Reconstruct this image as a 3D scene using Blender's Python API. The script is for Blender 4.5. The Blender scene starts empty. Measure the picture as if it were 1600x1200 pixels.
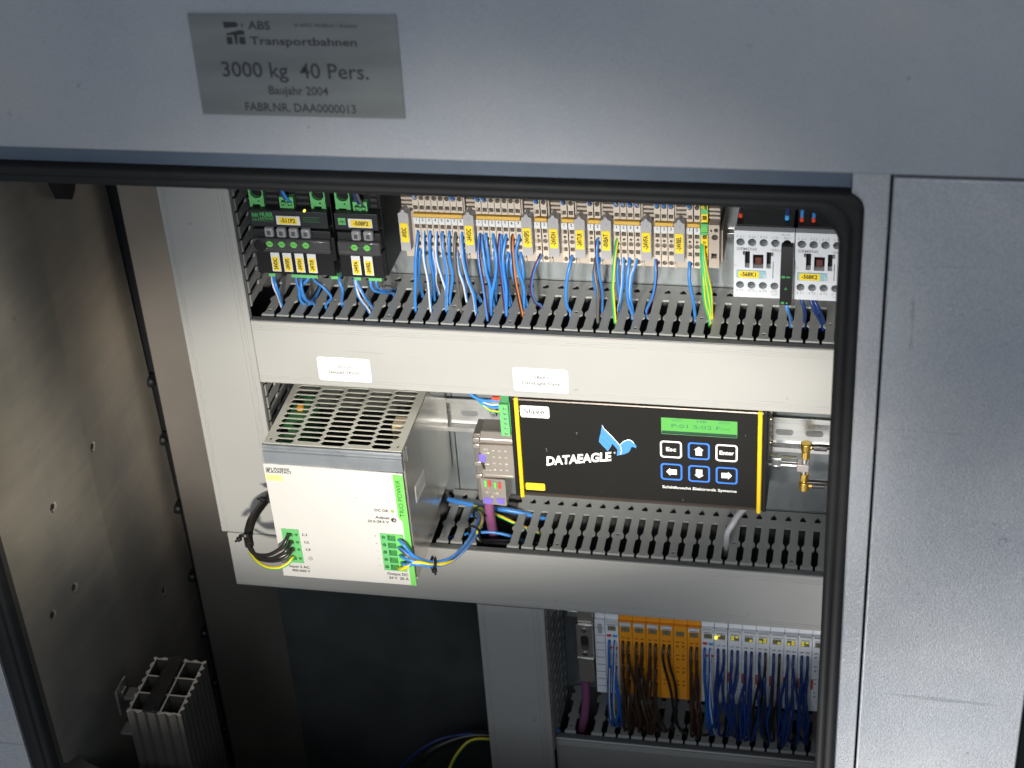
import bpy, math, random
from mathutils import Vector, Matrix
from mathutils.geometry import tessellate_polygon
random.seed(7)
S = 0.001                      # all lengths below are millimetres
scene = bpy.context.scene
COL = scene.collection

# ---------------------------------------------------------------- camera, world, lamps, exposure
def look(cam, pitch, roll, yaw):
    rx, ry, rz = map(math.radians, (pitch, roll, yaw))
    right = Vector((math.cos(rz), math.sin(rz), 0)); f0 = Vector((-math.sin(rz), math.cos(rz), 0))
    fwd = f0*math.cos(rx) + Vector((0, 0, math.sin(rx))); up = right.cross(fwd)
    r2 = right*math.cos(ry) + up*math.sin(ry); u2 = up*math.cos(ry) - right*math.sin(ry)
    m = Matrix((r2, u2, -fwd)).transposed().to_4x4()
    return m
cd = bpy.data.cameras.new('camera'); cam = bpy.data.objects.new('camera', cd); COL.objects.link(cam)
cd.sensor_width = 36; cd.lens = 2760.13/1600*36; cd.clip_start = 0.01; cd.clip_end = 50
mw = look(cam, -33.29, -4.19, 13.33); mw.translation = Vector((468.42, -1158.21, 729.04))*S
cam.matrix_world = mw
cd.dof.use_dof = True; cd.dof.focus_distance = 1.40; cd.dof.aperture_fstop = 9
scene.camera = cam
w = bpy.data.worlds.new('World'); scene.world = w; w.use_nodes = True
bg = w.node_tree.nodes['Background']; bg.inputs[0].default_value = (0.66, 0.80, 1.0, 1); bg.inputs[1].default_value = 0.185
def aim(o, target):
    d = Vector(target)*S - o.location; o.rotation_euler = d.to_track_quat('-Z', 'Y').to_euler()
def spot(name, loc, target, power, deg, blend, size, color, scale=(1, 1, 1), roll=0):
    l = bpy.data.lights.new(name, 'SPOT'); l.energy = power; l.spot_size = math.radians(deg); l.spot_blend = blend
    l.shadow_soft_size = size; l.color = color
    o = bpy.data.objects.new(name, l); COL.objects.link(o); o.location = Vector(loc)*S; aim(o, target); o.scale = scale
    o.rotation_euler = (o.rotation_euler.to_matrix() @ Matrix.Rotation(math.radians(roll), 3, 'Z')).to_euler()
def area(name, loc, target, power, sx, sy, color):
    l = bpy.data.lights.new(name, 'AREA'); l.energy = power; l.shape = 'RECTANGLE'; l.size = sx; l.size_y = sy; l.color = color
    o = bpy.data.objects.new(name, l); COL.objects.link(o); o.location = Vector(loc)*S; aim(o, target)
spot('pool_spot', (380, -1480, 330), (120, 0, -95), 150, 12.8, 0.7, 0.04, (1, 0.945, 0.84), (2.5, 1, 1), 7)  # added spot, not a lamp of the place; makes the bright pool
spot('broad_fill_spot', (120, -1500, 330), (250, 0, 28), 82, 23, 1.0, 0.05, (1, 0.97, 0.92), (1.12, 1, 1))  # second added spot, broad fill around the pool
area('front_fill_area', (350, -2150, 900), (250, 0, 0), 13, 1.6, 1.2, (0.86, 0.93, 1.0))  # added area light filling the interior from the front; no real opening
area('low_gloss_area', (80, -1110, -900), (80, -1110, 0), 2.5, 1.25, 0.6, (1, 0.96, 0.88))  # added area light from below, for weak gloss; no real floor patch
spot('side_fill_spot', (-300, -1400, -700), (600, -200, -345), 210, 21, 1.0, 0.12, (1, 0.99, 0.96), (1, 1.35, 1))  # added spot that brightens the lower side panel
scene.view_settings.view_transform = 'Standard'; scene.view_settings.look = 'None'
scene.view_settings.exposure = 0; scene.view_settings.gamma = 1

# ---------------------------------------------------------------- materials
MATS = {}
def mat(name, col, rough=0.5, metal=0.0, var=0.06, scale=60, bump=0.0, bscale=900, emit=None, trans=0, spec=0.5, alpha=1, stretch=None, coat=0, rvar=0.0):
    if name in MATS: return MATS[name]
    m = bpy.data.materials.new(name); m.use_nodes = True; nt = m.node_tree; N = nt.nodes; L = nt.links
    b = N['Principled BSDF']; b.inputs['Roughness'].default_value = rough; b.inputs['Metallic'].default_value = metal
    b.inputs['Specular IOR Level'].default_value = spec
    if coat: b.inputs['Coat Weight'].default_value = coat; b.inputs['Coat Roughness'].default_value = .15
    tc = N.new('ShaderNodeTexCoord'); mp = N.new('ShaderNodeMapping'); L.new(tc.outputs['Object'], mp.inputs[0])
    if stretch: mp.inputs['Scale'].default_value = stretch
    n = N.new('ShaderNodeTexNoise'); n.inputs['Scale'].default_value = scale; n.inputs['Detail'].default_value = 5
    L.new(mp.outputs[0], n.inputs['Vector'])
    mx = N.new('ShaderNodeMix'); mx.data_type = 'RGBA'
    mx.inputs[6].default_value = tuple(c*(1-var*2) for c in col)+(1,); mx.inputs[7].default_value = tuple(min(1, c*(1+var*2)) for c in col)+(1,)
    L.new(n.outputs[0], mx.inputs[0]); L.new(mx.outputs[2], b.inputs['Base Color'])
    if rvar:
        mr = N.new('ShaderNodeMapRange'); mr.inputs[3].default_value = max(.02, rough-rvar); mr.inputs[4].default_value = min(1, rough+rvar)
        L.new(n.outputs[0], mr.inputs[0]); L.new(mr.outputs[0], b.inputs['Roughness'])
    if bump:
        n2 = N.new('ShaderNodeTexNoise'); n2.inputs['Scale'].default_value = bscale; n2.inputs['Detail'].default_value = 3
        L.new(tc.outputs['Object'], n2.inputs['Vector'])
        bp_ = N.new('ShaderNodeBump'); bp_.inputs['Strength'].default_value = bump; bp_.inputs['Distance'].default_value = 0.0004
        L.new(n2.outputs[0], bp_.inputs['Height']); L.new(bp_.outputs[0], b.inputs['Normal'])
    if emit: b.inputs['Emission Color'].default_value = emit[:3]+(1,); b.inputs['Emission Strength'].default_value = emit[3]
    if trans: b.inputs['Transmission Weight'].default_value = trans
    if alpha < 1: b.inputs['Alpha'].default_value = alpha
    MATS[name] = m; return m

def scratched(name, col, rough, metal, bump, bscale, dirt, amount=.5):
    m = mat(name, col, rough, metal, var=.05, scale=9, bump=bump, bscale=bscale, rvar=.06)
    nt = m.node_tree; N = nt.nodes; L = nt.links; b = N['Principled BSDF']
    base = b.inputs['Base Color'].links[0].from_socket
    tc = [n for n in N if n.type == 'TEX_COORD'][0]
    # scuffs: two sets of stretched noise thresholded into thin marks, and small chips
    out = base
    for k, (rot, sc, lo, hi, c) in enumerate([((0.2, 0.9, 0), (3, 3, 90), .70, .73, tuple(x*.62 for x in col)), ((0.1, -0.5, 0), (2.5, 2.5, 70), .71, .735, tuple(min(1, x*1.35) for x in col)), ((0, 0, 0), (34, 34, 34), .70, .73, dirt)]):
        mp = N.new('ShaderNodeMapping'); mp.inputs['Rotation'].default_value = rot; mp.inputs['Scale'].default_value = sc
        mp.inputs['Location'].default_value = (k*3.1, k*1.7, k*.9)
        L.new(tc.outputs['Object'], mp.inputs[0])
        n = N.new('ShaderNodeTexNoise'); n.inputs['Scale'].default_value = 1.6; n.inputs['Detail'].default_value = 6; n.inputs['Roughness'].default_value = .6
        L.new(mp.outputs[0], n.inputs['Vector'])
        mr = N.new('ShaderNodeMapRange'); mr.inputs[1].default_value = lo; mr.inputs[2].default_value = hi; mr.inputs[4].default_value = amount
        L.new(n.outputs[0], mr.inputs[0])
        mx = N.new('ShaderNodeMix'); mx.data_type = 'RGBA'; mx.inputs[7].default_value = c+(1,)
        L.new(mr.outputs[0], mx.inputs[0]); L.new(out, mx.inputs[6]); out = mx.outputs[2]
    L.new(out, b.inputs['Base Color'])
    return m

PAINT = scratched('silver_grey_paint', (.38, .385, .398), .42, .35, .55, 1500, (.12, .12, .12))
PAINT2 = scratched('silver_grey_paint_coarse', (.40, .405, .42), .40, .4, .9, 1100, (.12, .12, .12))
LIP = mat('blue_grey_lip', (.10, .13, .17), .5, .1, var=.08)
RUBBER = mat('black_rubber', (.010, .010, .0105), .62, spec=.3, var=.2, bump=.15, bscale=300)
DUCT = scratched('grey_duct_plastic', (.33, .325, .31), .34, 0, .06, 500, (.16, .15, .13))
DUCTD = mat('grey_duct_wall', (.30, .302, .29), .36, var=.05, scale=30)
WALL = scratched('mottled_steel_wall', (.52, .485, .43), .33, .65, .06, 150, (.10, .08, .05), .22)
def mottle(m, scales):
    nt = m.node_tree; N = nt.nodes; L = nt.links; b = N['Principled BSDF']; out = b.inputs['Base Color'].links[0].from_socket
    tc = [n for n in N if n.type == 'TEX_COORD'][0]
    for k, (sc, lo, hi, c0, c1) in enumerate(scales):
        mp = N.new('ShaderNodeMapping'); mp.inputs['Scale'].default_value = sc; mp.inputs['Location'].default_value = (k*2.3, k*1.1, k*4.7); L.new(tc.outputs['Object'], mp.inputs[0])
        n = N.new('ShaderNodeTexNoise'); n.inputs['Scale'].default_value = 1; n.inputs['Detail'].default_value = 6; n.inputs['Roughness'].default_value = .55; L.new(mp.outputs[0], n.inputs['Vector'])
        mr = N.new('ShaderNodeMapRange'); mr.inputs[1].default_value = lo; mr.inputs[2].default_value = hi; L.new(n.outputs[0], mr.inputs[0])
        cr = N.new('ShaderNodeMix'); cr.data_type = 'RGBA'; cr.inputs[6].default_value = c0+(1,); cr.inputs[7].default_value = c1+(1,); L.new(mr.outputs[0], cr.inputs[0])
        mx = N.new('ShaderNodeMix'); mx.data_type = 'RGBA'; mx.blend_type = 'MULTIPLY'; mx.inputs[0].default_value = 1; L.new(out, mx.inputs[6]); L.new(cr.outputs[2], mx.inputs[7]); out = mx.outputs[2]
    L.new(out, b.inputs['Base Color'])
mottle(WALL, [((3.5, 4, 2.4), .36, .66, (.6, .61, .64), (1.2, 1.13, 1.02)), ((26, 8, 60), .4, .7, (.90, .90, .90), (1.05, 1.04, 1.0))])  # wall blotches imitate mottled reflections, put into the steel's colour
mottle(PAINT, [((7, 5, 7), .35, .7, (.86, .90, .95), (1.06, 1.04, 1.02)), ((1400, 1400, 1400), .35, .65, (.90, .90, .91), (1.08, 1.08, 1.08))])
mottle(PAINT2, [((6, 5, 8), .35, .7, (.84, .87, .93), (1.08, 1.07, 1.05)), ((900, 900, 900), .35, .65, (.85, .855, .87), (1.13, 1.13, 1.12)), ((2.5, 2.5, 90), .66, .70, (1, 1, 1), (.72, .73, .75)), ((50, 50, 8), .68, .72, (1, 1, 1), (.7, .7, .72))])
BACKW = mat('back_wall_steel', (.30, .27, .24), .36, .72, var=.22, scale=7, rvar=.08)
LOWW = mat('shaded_back_sheet', (.075, .083, .082), .35, .3, var=.42, scale=11, rvar=.12)
ZINC = mat('zinc_plated_sheet', (.28, .305, .315), .36, .6, var=.13, scale=38, bump=.08, bscale=200, rvar=.1)
RAIL = mat('bright_rail_steel', (.72, .72, .70), .22, .95, var=.06, scale=30, stretch=(1, 8, 8))
STEEL = mat('bright_steel', (.75, .75, .74), .25, .95, var=.05)
GOLD = mat('gold_plated', (.72, .46, .10), .28, .9, var=.15, scale=200)
BLACKP = mat('black_plastic', (.009, .009, .010), .42, var=.1, spec=.3)
SHINYB = mat('black_gloss', (.012, .012, .014), .16, var=.1)
DARK = mat('dark_cavity', (.012, .011, .010), .8, var=.1)
BEIGE = mat('beige_terminal_plastic', (.56, .485, .40), .5, var=.04, scale=50)
BEIGE2 = mat('beige_endstop_plastic', (.43, .365, .30), .5, var=.05)
GREYP = mat('grey_carrier_plastic', (.36, .35, .35), .45, var=.04)
YELB = mat('ochre_jumper', (.62, .38, .07), .45, var=.06)
YELT = mat('yellow_tag', (.82, .60, .02), .5, var=.03)
WHITE = mat('white_paper', (.68, .68, .67), .5, var=.02)
WHITEP = mat('white_plastic', (.62, .63, .63), .4, var=.03)
CONT = mat('pale_grey_device', (.60, .62, .65), .42, var=.03)
INK = mat('black_ink', (.02, .02, .02), .6)
INKG = mat('grey_ink', (.22, .22, .23), .6)
GREEN = mat('green_terminal_plastic', (.12, .42, .14), .42, var=.08)
GREEND = mat('deep_green_plastic', (.05, .22, .08), .42, var=.08)
GREENL = mat('fresh_green_stripe', (.14, .50, .09), .45, var=.03)
GREENI = mat('green_print', (.05, .30, .08), .5)
PSUW = mat('white_power_supply_paint', (.52, .50, .475), .42, var=.02, scale=20)
PSUG = mat('cream_grille_paint', (.52, .51, .44), .4, .15, var=.05)
PSUT = mat('pale_zinc_band', (.40, .42, .44), .3, .8, var=.1, scale=60, rvar=.1)
DEB = mat('black_device_paint', (.011, .0105, .0095), .5, spec=.2, var=.10, scale=12, bump=.1, bscale=1500)
DEE = mat('dark_anodised_profile', (.07, .055, .045), .32, .5, var=.1)
YEL = mat('yellow_edge_strip', (.74, .50, .01), .42, var=.03)
LOGOB = mat('sky_blue_print', (.06, .24, .50), .5, var=.02)
KEYB = mat('blue_key_outline', (.04, .18, .72), .5, var=.02)
PWH = mat('white_print', (.85, .85, .83), .5, var=.02)
LCD = mat('green_display', (.08, .30, .06), .35, var=.04, emit=(.08, .42, .07, .2))
LCDI = mat('display_ink', (.03, .16, .09), .5)
TITAN = mat('metallised_plug', (.42, .375, .33), .34, .7, var=.08, scale=60)
PURPLE = mat('violet_cable', (.22, .07, .16), .45, var=.08)
PURP2 = mat('violet_print', (.16, .12, .48), .5)
RED = mat('red_plastic', (.62, .05, .03), .45)
DRED = mat('brown_red_button', (.09, .02, .012), .5, var=.2, scale=300)
CYAN = mat('pale_blue_tag_holder', (.25, .45, .50), .5)
ORANGE = mat('orange_bus_plastic', (.78, .30, .02), .42, var=.04)
ORANGD = mat('darker_orange_plastic', (.45, .16, .02), .45)
BUSW = mat('white_bus_plastic', (.76, .77, .80), .45, var=.03)
ALU = mat('extruded_aluminium', (.12, .11, .095), .42, .6, var=.08, stretch=(1, 1, .1))
ALUE = mat('cut_aluminium', (.60, .56, .54), .4, .6, var=.06)
SMOKE = mat('smoked_clear_cover', (.10, .10, .10), .12, var=.1, alpha=.45)
CLEARK = mat('smoky_clear_button', (.25, .25, .26), .2, var=.12, scale=300)
LEDY = mat('lit_yellow_led', (.9, .8, .1), .4, emit=(1, .85, .1, 1.2))
LEDO = mat('lit_amber_led_window', (.7, .6, .05), .4, emit=(.9, .75, .05, .22))
BLUE = mat('blue_wire', (.04, .20, .55), .32, var=.06)
NAVY = mat('dark_blue_wire', (.012, .035, .15), .35, var=.08)
WSTR = mat('white_stripe', (.60, .60, .62), .35)
RSTR = mat('dark_red_stripe', (.07, .02, .06), .35)
GREYW = mat('grey_wire', (.10, .095, .09), .4)
BLKW = mat('black_wire', (.018, .016, .014), .3, var=.1)
YELW = mat('yellow_wire', (.80, .62, .02), .35)
GRNW = mat('green_wire', (.04, .42, .12), .35)
BRNW = mat('brown_wire', (.042, .022, .013), .4, var=.12)
ORW = mat('orange_wire', (.62, .20, .06), .4)
LGREY = mat('light_grey_cable', (.34, .34, .36), .4)
PLATE = mat('brushed_nameplate', (.25, .26, .25), .34, .55, var=.22, scale=14, rvar=.08, stretch=(.5, 1, 3))
REDF = mat('red_ferrule', (.55, .05, .02), .45)
LBLUE = mat('light_blue_ferrule', (.05, .35, .75), .45)

# ---------------------------------------------------------------- mesh builder
class MB:
    def __init__(s): s.v = []; s.f = []; s.m = []
    def add(s, vs, fs, m=0):
        k = len(s.v); s.v += [tuple(q) for q in vs]; s.f += [[i+k for i in f] for f in fs]; s.m += [m]*len(fs)
    def box(s, x0, x1, y0, y1, z0, z1, m=0):
        s.add([(x0, y0, z0), (x1, y0, z0), (x1, y1, z0), (x0, y1, z0), (x0, y0, z1), (x1, y0, z1), (x1, y1, z1), (x0, y1, z1)],
              [(0, 3, 2, 1), (4, 5, 6, 7), (0, 1, 5, 4), (1, 2, 6, 5), (2, 3, 7, 6), (3, 0, 4, 7)], m); return s
    def prism(s, outer, holes, d0, d1, fr, m=0, back=True, mh=None):
        """outline (u,v) with holes, extruded from depth d0 (front) to d1; fr maps (u,v,d) to xyz"""
        def ccw(p): return sum(a[0]*b[1]-b[0]*a[1] for a, b in zip(p, p[1:]+p[:1])) > 0
        loops = [outer if ccw(outer) else outer[::-1]] + [h if not ccw(h) else h[::-1] for h in holes]
        flat = [q for l in loops for q in l]; n = len(flat)
        tris = tessellate_polygon([[Vector((q[0], q[1], 0)) for q in l] for l in loops])
        T = []
        for t in tris:
            a, b, c = (flat[i] for i in t)
            cr = (b[0]-a[0])*(c[1]-a[1])-(c[0]-a[0])*(b[1]-a[1])
            if abs(cr) < 1e-9: continue
            T.append(t if cr > 0 else t[::-1])
        s.add([fr(q[0], q[1], d0) for q in flat], T, m)
        if back: s.add([fr(q[0], q[1], d1) for q in flat], [t[::-1] for t in T], m)
        for li, l in enumerate(loops):
            k = len(l); vs = [fr(q[0], q[1], d0) for q in l]+[fr(q[0], q[1], d1) for q in l]
            s.add(vs, [(i, i+k, (i+1) % k+k, (i+1) % k) for i in range(k)], m if (li == 0 or mh is None) else mh)
        return s
    def cyl(s, p0, p1, r, n=16, m=0, r1=None, caps=True):
        p0 = Vector(p0); p1 = Vector(p1); d = (p1-p0).normalized(); r1 = r if r1 is None else r1
        a = d.orthogonal().normalized(); b = d.cross(a)
        vs = []
        for p, rr in ((p0, r), (p1, r1)):
            for i in range(n): t = 2*math.pi*i/n; vs.append(p+a*math.cos(t)*rr+b*math.sin(t)*rr)
        fs = [(i, (i+1) % n, (i+1) % n+n, i+n) for i in range(n)]
        if caps: fs += [tuple(range(n))[::-1], tuple(range(n, 2*n))]
        s.add(vs, fs, m); return s
    def tube(s, pts, r, n=10, m=0, m2=None, sector=2, closed=False, cycles=6, ph=0):
        P = catmull(pts, cycles) if not closed else [Vector(p) for p in pts]
        K = len(P); up = Vector((0.3, -1, 0.35)); ring = []; base = len(s.v)
        for i, p in enumerate(P):
            t = (P[(i+1) % K if closed else min(i+1, K-1)]-P[i-1 if (closed or i) else 0]).normalized()
            a = (up-t*up.dot(t)).normalized() if abs(t.dot(up.normalized())) < .98 else t.orthogonal().normalized()
            b = t.cross(a)
            for k in range(n):
                th = 2*math.pi*k/n; s.v.append(tuple(p+a*math.cos(th)*r+b*math.sin(th)*r))
        for i in range(K if closed else K-1):
            j = (i+1) % K
            for k in range(n):
                s.f.append([base+i*n+k, base+j*n+k, base+j*n+(k+1) % n, base+i*n+(k+1) % n])
                s.m.append(m2 if (m2 is not None and (k+ph) % n < sector) else m)
        if not closed:
            s.f.append([base+k for k in range(n)]); s.m.append(m)
            s.f.append([base+(K-1)*n+k for k in range(n)][::-1]); s.m.append(m)
        return s
def catmull(pts, c):
    P = [Vector(p) for p in pts]
    if len(P) < 3: return P
    Q = [P[0]*2-P[1]]+P+[P[-1]*2-P[-2]]; out = []
    for i in range(1, len(Q)-2):
        a, b, d, e = Q[i-1:i+3]
        for k in range(c):
            t = k/c; out.append(.5*((2*b)+(d-a)*t+(2*a-5*b+4*d-e)*t*t+(3*b-a-3*d+e)*t*t*t))
    out.append(Q[-2]); return out

F_FRONT = lambda u, v, d: (u, d, v)          # d is Y, increasing into the cabinet
F_TOP = lambda u, v, d: (u, v, -d)           # u=X v=Y ; d counts downwards
def circ(x, y, r, n=14, rx=None): return [(x+(rx or r)*math.cos(2*math.pi*i/n), y+r*math.sin(2*math.pi*i/n)) for i in range(n)]
def rect(x0, x1, y0, y1): return [(x0, y0), (x1, y0), (x1, y1), (x0, y1)]
def rrect(x0, x1, y0, y1, r, n=4):
    o = []
    for cx, cy, a in ((x1-r, y0+r, -90), (x1-r, y1-r, 0), (x0+r, y1-r, 90), (x0+r, y0+r, 180)):
        for i in range(n+1): t = math.radians(a+90*i/n); o.append((cx+r*math.cos(t), cy+r*math.sin(t)))
    return o

def finish(me, mats, smooth=30):
    for m in mats: me.materials.append(m)
    me.update()
    if smooth:
        me.shade_smooth(); me.set_sharp_from_angle(angle=math.radians(smooth))
def build(name, mb, mats, parent=None, base=(0, 0, 0), bevel=0, smooth=30):
    if not isinstance(mats, (list, tuple)): mats = [mats]
    me = bpy.data.meshes.new(name)
    me.from_pydata([((x-base[0])*S, (y-base[1])*S, (z-base[2])*S) for x, y, z in mb.v], [], mb.f)
    me.polygons.foreach_set('material_index', mb.m)
    finish(me, mats, smooth)
    o = bpy.data.objects.new(name, me); COL.objects.link(o)
    if parent is not None: o.parent = parent
    else: o.location = Vector(base)*S
    if bevel:
        b = o.modifiers.new('bevel', 'BEVEL'); b.width = bevel*S; b.segments = 2; b.limit_method = 'ANGLE'; b.angle_limit = math.radians(40)
    return o
class Thing:
    """an Empty at the base of a thing; parts are given in world millimetres"""
    def __init__(s, name, label, cat, base, group=None):
        o = bpy.data.objects.new(name, None); COL.objects.link(o); o.location = Vector(base)*S; o.empty_display_size = .005
        s.o = o; s.base = base; s.tag(label, cat, group)
    def tag(s, label, cat, group=None):
        s.o['label'] = label; s.o['category'] = cat
        if group: s.o['group'] = group
    def part(s, name, mb, mats, bevel=0, parent=None, smooth=30, label=None):
        o = build(name, mb, mats, parent or s.o, s.base, bevel, smooth)
        if label: o['label'] = label
        return o
    def text(s, txt, pos, h, m, parent=None, rot=0, bold=0, align='CENTER', shear=0, width=None, normal='front', name='lettering', sp=1.0):
        if m is INK and not bold: bold = .13
        me = text_mesh(txt, h, bold, align, shear, width, sp)
        nm = me.copy(); nm.materials.clear(); nm.materials.append(m)
        R = Matrix.Rotation(math.radians(rot), 4, 'Z')
        if normal == 'front': A = Matrix.Rotation(math.radians(90), 4, 'X')
        elif normal == 'right': A = Matrix.Rotation(math.radians(90), 4, 'Z') @ Matrix.Rotation(math.radians(90), 4, 'X')
        p = Vector([pos[i]-s.base[i] for i in range(3)])*S
        nm.transform(Matrix.Translation(p) @ A @ R)
        o = bpy.data.objects.new(name, nm); COL.objects.link(o); o.parent = parent or s.o
        return o
TXT = {}
def text_mesh(txt, h, bold, align, shear, width, sp=1.0):
    k = (txt, h, bold, align, shear, width, sp)
    if k in TXT: return TXT[k]
    c = bpy.data.curves.new('lettering', 'FONT'); c.body = txt; c.size = h*1.38*S; c.align_x = align; c.align_y = 'CENTER'
    c.offset = bold*S; c.shear = shear; c.resolution_u = 3; c.extrude = .03*S; c.space_line = .85; c.space_character = sp
    o = bpy.data.objects.new('lettering', c); COL.objects.link(o)
    dg = bpy.context.evaluated_depsgraph_get(); me = bpy.data.meshes.new_from_object(o.evaluated_get(dg))
    bpy.data.objects.remove(o); bpy.data.curves.remove(c)
    if width and len(me.vertices):
        xs = [v.co.x for v in me.vertices]; kx = width*S/(max(xs)-min(xs)); me.transform(Matrix.Diagonal((kx, 1, 1, 1)))
    TXT[k] = me; return me
def copy_tree(o, parent=None):
    c = o.copy(); COL.objects.link(c)
    if parent: c.parent = parent
    for ch in list(o.children): copy_tree(ch, c)
    return c
def single(name, mb, mats, label, cat, group=None, bevel=0, base=None, smooth=30):
    base = base or mb.v[0]
    o = build(name, mb, mats, None, base, bevel, smooth); o['label'] = label; o['category'] = cat
    if group: o['group'] = group
    return o
ORD = ['first', 'second', 'third', 'fourth', 'fifth', 'sixth', 'seventh', 'eighth', 'ninth', 'tenth', 'eleventh', 'twelfth', 'thirteenth', 'fourteenth', 'fifteenth']
# ================================================================ THE CABINET
cab = Thing('control_cabinet', 'silver grey steel control cabinet standing open with black rubber seal round its doorway', 'cabinet', (130, -150, -600))
FY = -200
# upper cladding panel and side cladding panel stand in the front plane
mb = MB().box(-700, 1100, FY-4, FY+16, 248, 760); cab.part('upper_panel', mb, PAINT, bevel=1.2)
mb = MB().box(481.5, 594, FY-4, FY+16, -760, 246.3); cab.part('side_panel', mb, PAINT2, bevel=1.2)
mb = MB().box(598, 1100, FY+20, FY+24, -760, 246); cab.part('dark_gap', mb, BLACKP)
# frame around the doorway: right post, left post, sill, head
mb = MB()
mb.box(457.5, 480, FY+4, FY+30, -760, 262); mb.box(457.5, 460, FY+30, 60, -760, 262)
cab.part('frame_post', mb, PAINT2, bevel=.8)
mb = MB().box(-700, 457, FY+9, FY+30, 228, 300); cab.part('frame_head', mb, LIP)
mb = MB().box(-700, -202.5, FY+4, FY+30, -760, 262); cab.part('frame_post', mb, PAINT2, bevel=.8)
mb = MB().box(-196, 458, FY+4, FY+30, -760, -390); cab.part('sill', mb, PAINT2, bevel=.8)
# rubber seal: swept profile round the opening with rounded corners
def opening(x0, x1, z0, z1, r, n=7):
    return rrect(x0, x1, z0, z1, r, n)
prof = [(0, 15), (.8, 7), (3, 4.6), (5.5, 4.2), (7.2, 5.6), (8.6, 3.4), (12, 2.6), (14.2, 4), (15, 8), (15.4, 22)]
mb = MB(); rings = []
for d, yy in prof: rings.append([(x, FY-2+yy, z) for x, z in opening(-180-d, 451+d, -372-d, 217.5+d, 27-d*1.0)])
K = len(rings[0])
for r_ in rings: mb.v += r_
for j in range(len(rings)-1):
    for i in range(K): mb.f.append([j*K+i, j*K+(i+1) % K, (j+1)*K+(i+1) % K, (j+1)*K+i]); mb.m.append(0)
for i in range(K):   # inner wall of the opening behind the seal
    pass
cab.part('door_seal', mb, RUBBER, smooth=50)
mb = MB(); a = [(x, FY+12, z) for x, z in opening(-180, 451, -372, 217.5, 26)]; b = [(x, FY+40, z) for x, z in opening(-180, 451, -372, 217.5, 26)]
mb.add(a+b, [(i, (i+1) % K, (i+1) % K+K, i+K) for i in range(K)]); cab.part('seal_clamp_rim', mb, mat('seal_rim', (.045, .042, .036), .5), smooth=50)
cab.part('seal_base', MB().box(-202.5, -190, FY+7, FY+12, -760, 225), RUBBER, bevel=.8)
# side wall with its four dimples, leaning back edge
holes = [(-38, -115), (-110, -125), (-109, -211), (-145, -211), (30, -330)]
def wall_x(u): return -165-max(0, -48-u)*16/142
fr = lambda u, v, d: (wall_x(u)-d, u, v)
mb = MB().prism([(-48, -800), (112, -800), (104.5, -547), (97, -330), (82.4, 70), (77, 300), (-48, 300)], [circ(u, v, 4.8, 16) for u, v in holes if u > -48], 0, 4, fr, 0)
mb.prism([(-192, -800), (-48, -800), (-48, 300), (-192, 300)], [circ(u, v, 4.8, 16) for u, v in holes if u < -48], 0, 4, fr, 0)
sw = cab.part('side_wall', mb, WALL)
for u, v in holes:
    wx = wall_x(u); m2 = MB().cyl((wx-1.8, u, v), (wx-10, u, v), 4.7, 16); m2.cyl((wx-1.6, u, v), (wx-.6, u, v), 2.6, 12, 1)
    cab.part('sunk_rivet', m2, [mat('rivet_steel', (.42, .38, .40), .2, .9), DARK], parent=sw)
mb = MB().tube([(-164, 30, 90), (-164, 60, -60)], .25); 
PLUGS = [(-131, -162), (-196, -162), (-276, -161), (-360, -160.5), (-433, -160), (-500, -159.5), (-565, -159)]
# black edging with bumps behind the side wall
mb = MB().box(-190, -150, 97, 100, -800, 300).box(-154.8, -154.1, 80, 97, -760, 300); cab.part('edge_gap_filler', mb, BLACKP)
for z, x in PLUGS:
    mb = MB().cyl((x-1.5, 92, z), (x-1.5, 84, z), 5.6, 16, r1=4.6); mb.cyl((x-1.5, 84, z), (x-1.5, 82, z), 4.6, 16, r1=2.5)
    cab.part('rubber_plug', mb, BLACKP)
# back wall (behind) and zinc mounting plate pieces
mb = MB().box(-300, 700, 102, 106, -900, 420); cab.part('back_wall', mb, BACKW)
mb = MB().box(-154, -73.3, 80.5, 83, -760, 300); cab.part('side_return_sheet', mb, BACKW)
mp_ = cab.part('mounting_plate', MB().box(-60, 119.3, 80, 82, -286, 240).box(120.3, 520, 80, 82, -286, 240).box(150, 520, 80, 82, -700, -286), ZINC)
cab.part('shaded_back_sheet', MB().box(-73, 150, 80.5, 82.5, -760, -286.5), LOWW)  # dark-coloured sheet standing in for the mounting plate in shade
cab.part('inner_side_wall', MB().box(520, 523, -170, 90, -760, 300), BACKW)
cab.part('inner_ceiling', MB().box(-170, 520, -170, 90, 300, 303), BACKW)
cab.part('cabinet_floor', MB().box(-170, 520, -170, 90, -763, -760), BACKW)
def screw(x, y, z, r, par, t=cab, m=STEEL):
    b_ = MB().cyl((x, y, z), (x, y-1.2, z), r*1.5, 18).cyl((x, y-1.2, z), (x, y-3.4, z), r, 6, r1=r*.93).cyl((x, y-3.4, z), (x, y-4.2, z), r*.55, 12, r1=r*.3)
    t.part('screw', b_, m, parent=par, bevel=.15)
screw(357.5, 80, 81, 2.3, mp_); 
# bracket hanging at the upper left corner
cab.part('hinge_tongue', MB().prism([(-14, 125), (24, 125), (10, 104), (2, 99.5), (-6, 104)], [], 0, 10, lambda u, v, d: (-165+d, u, v)), BLACKP, bevel=1)

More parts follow.
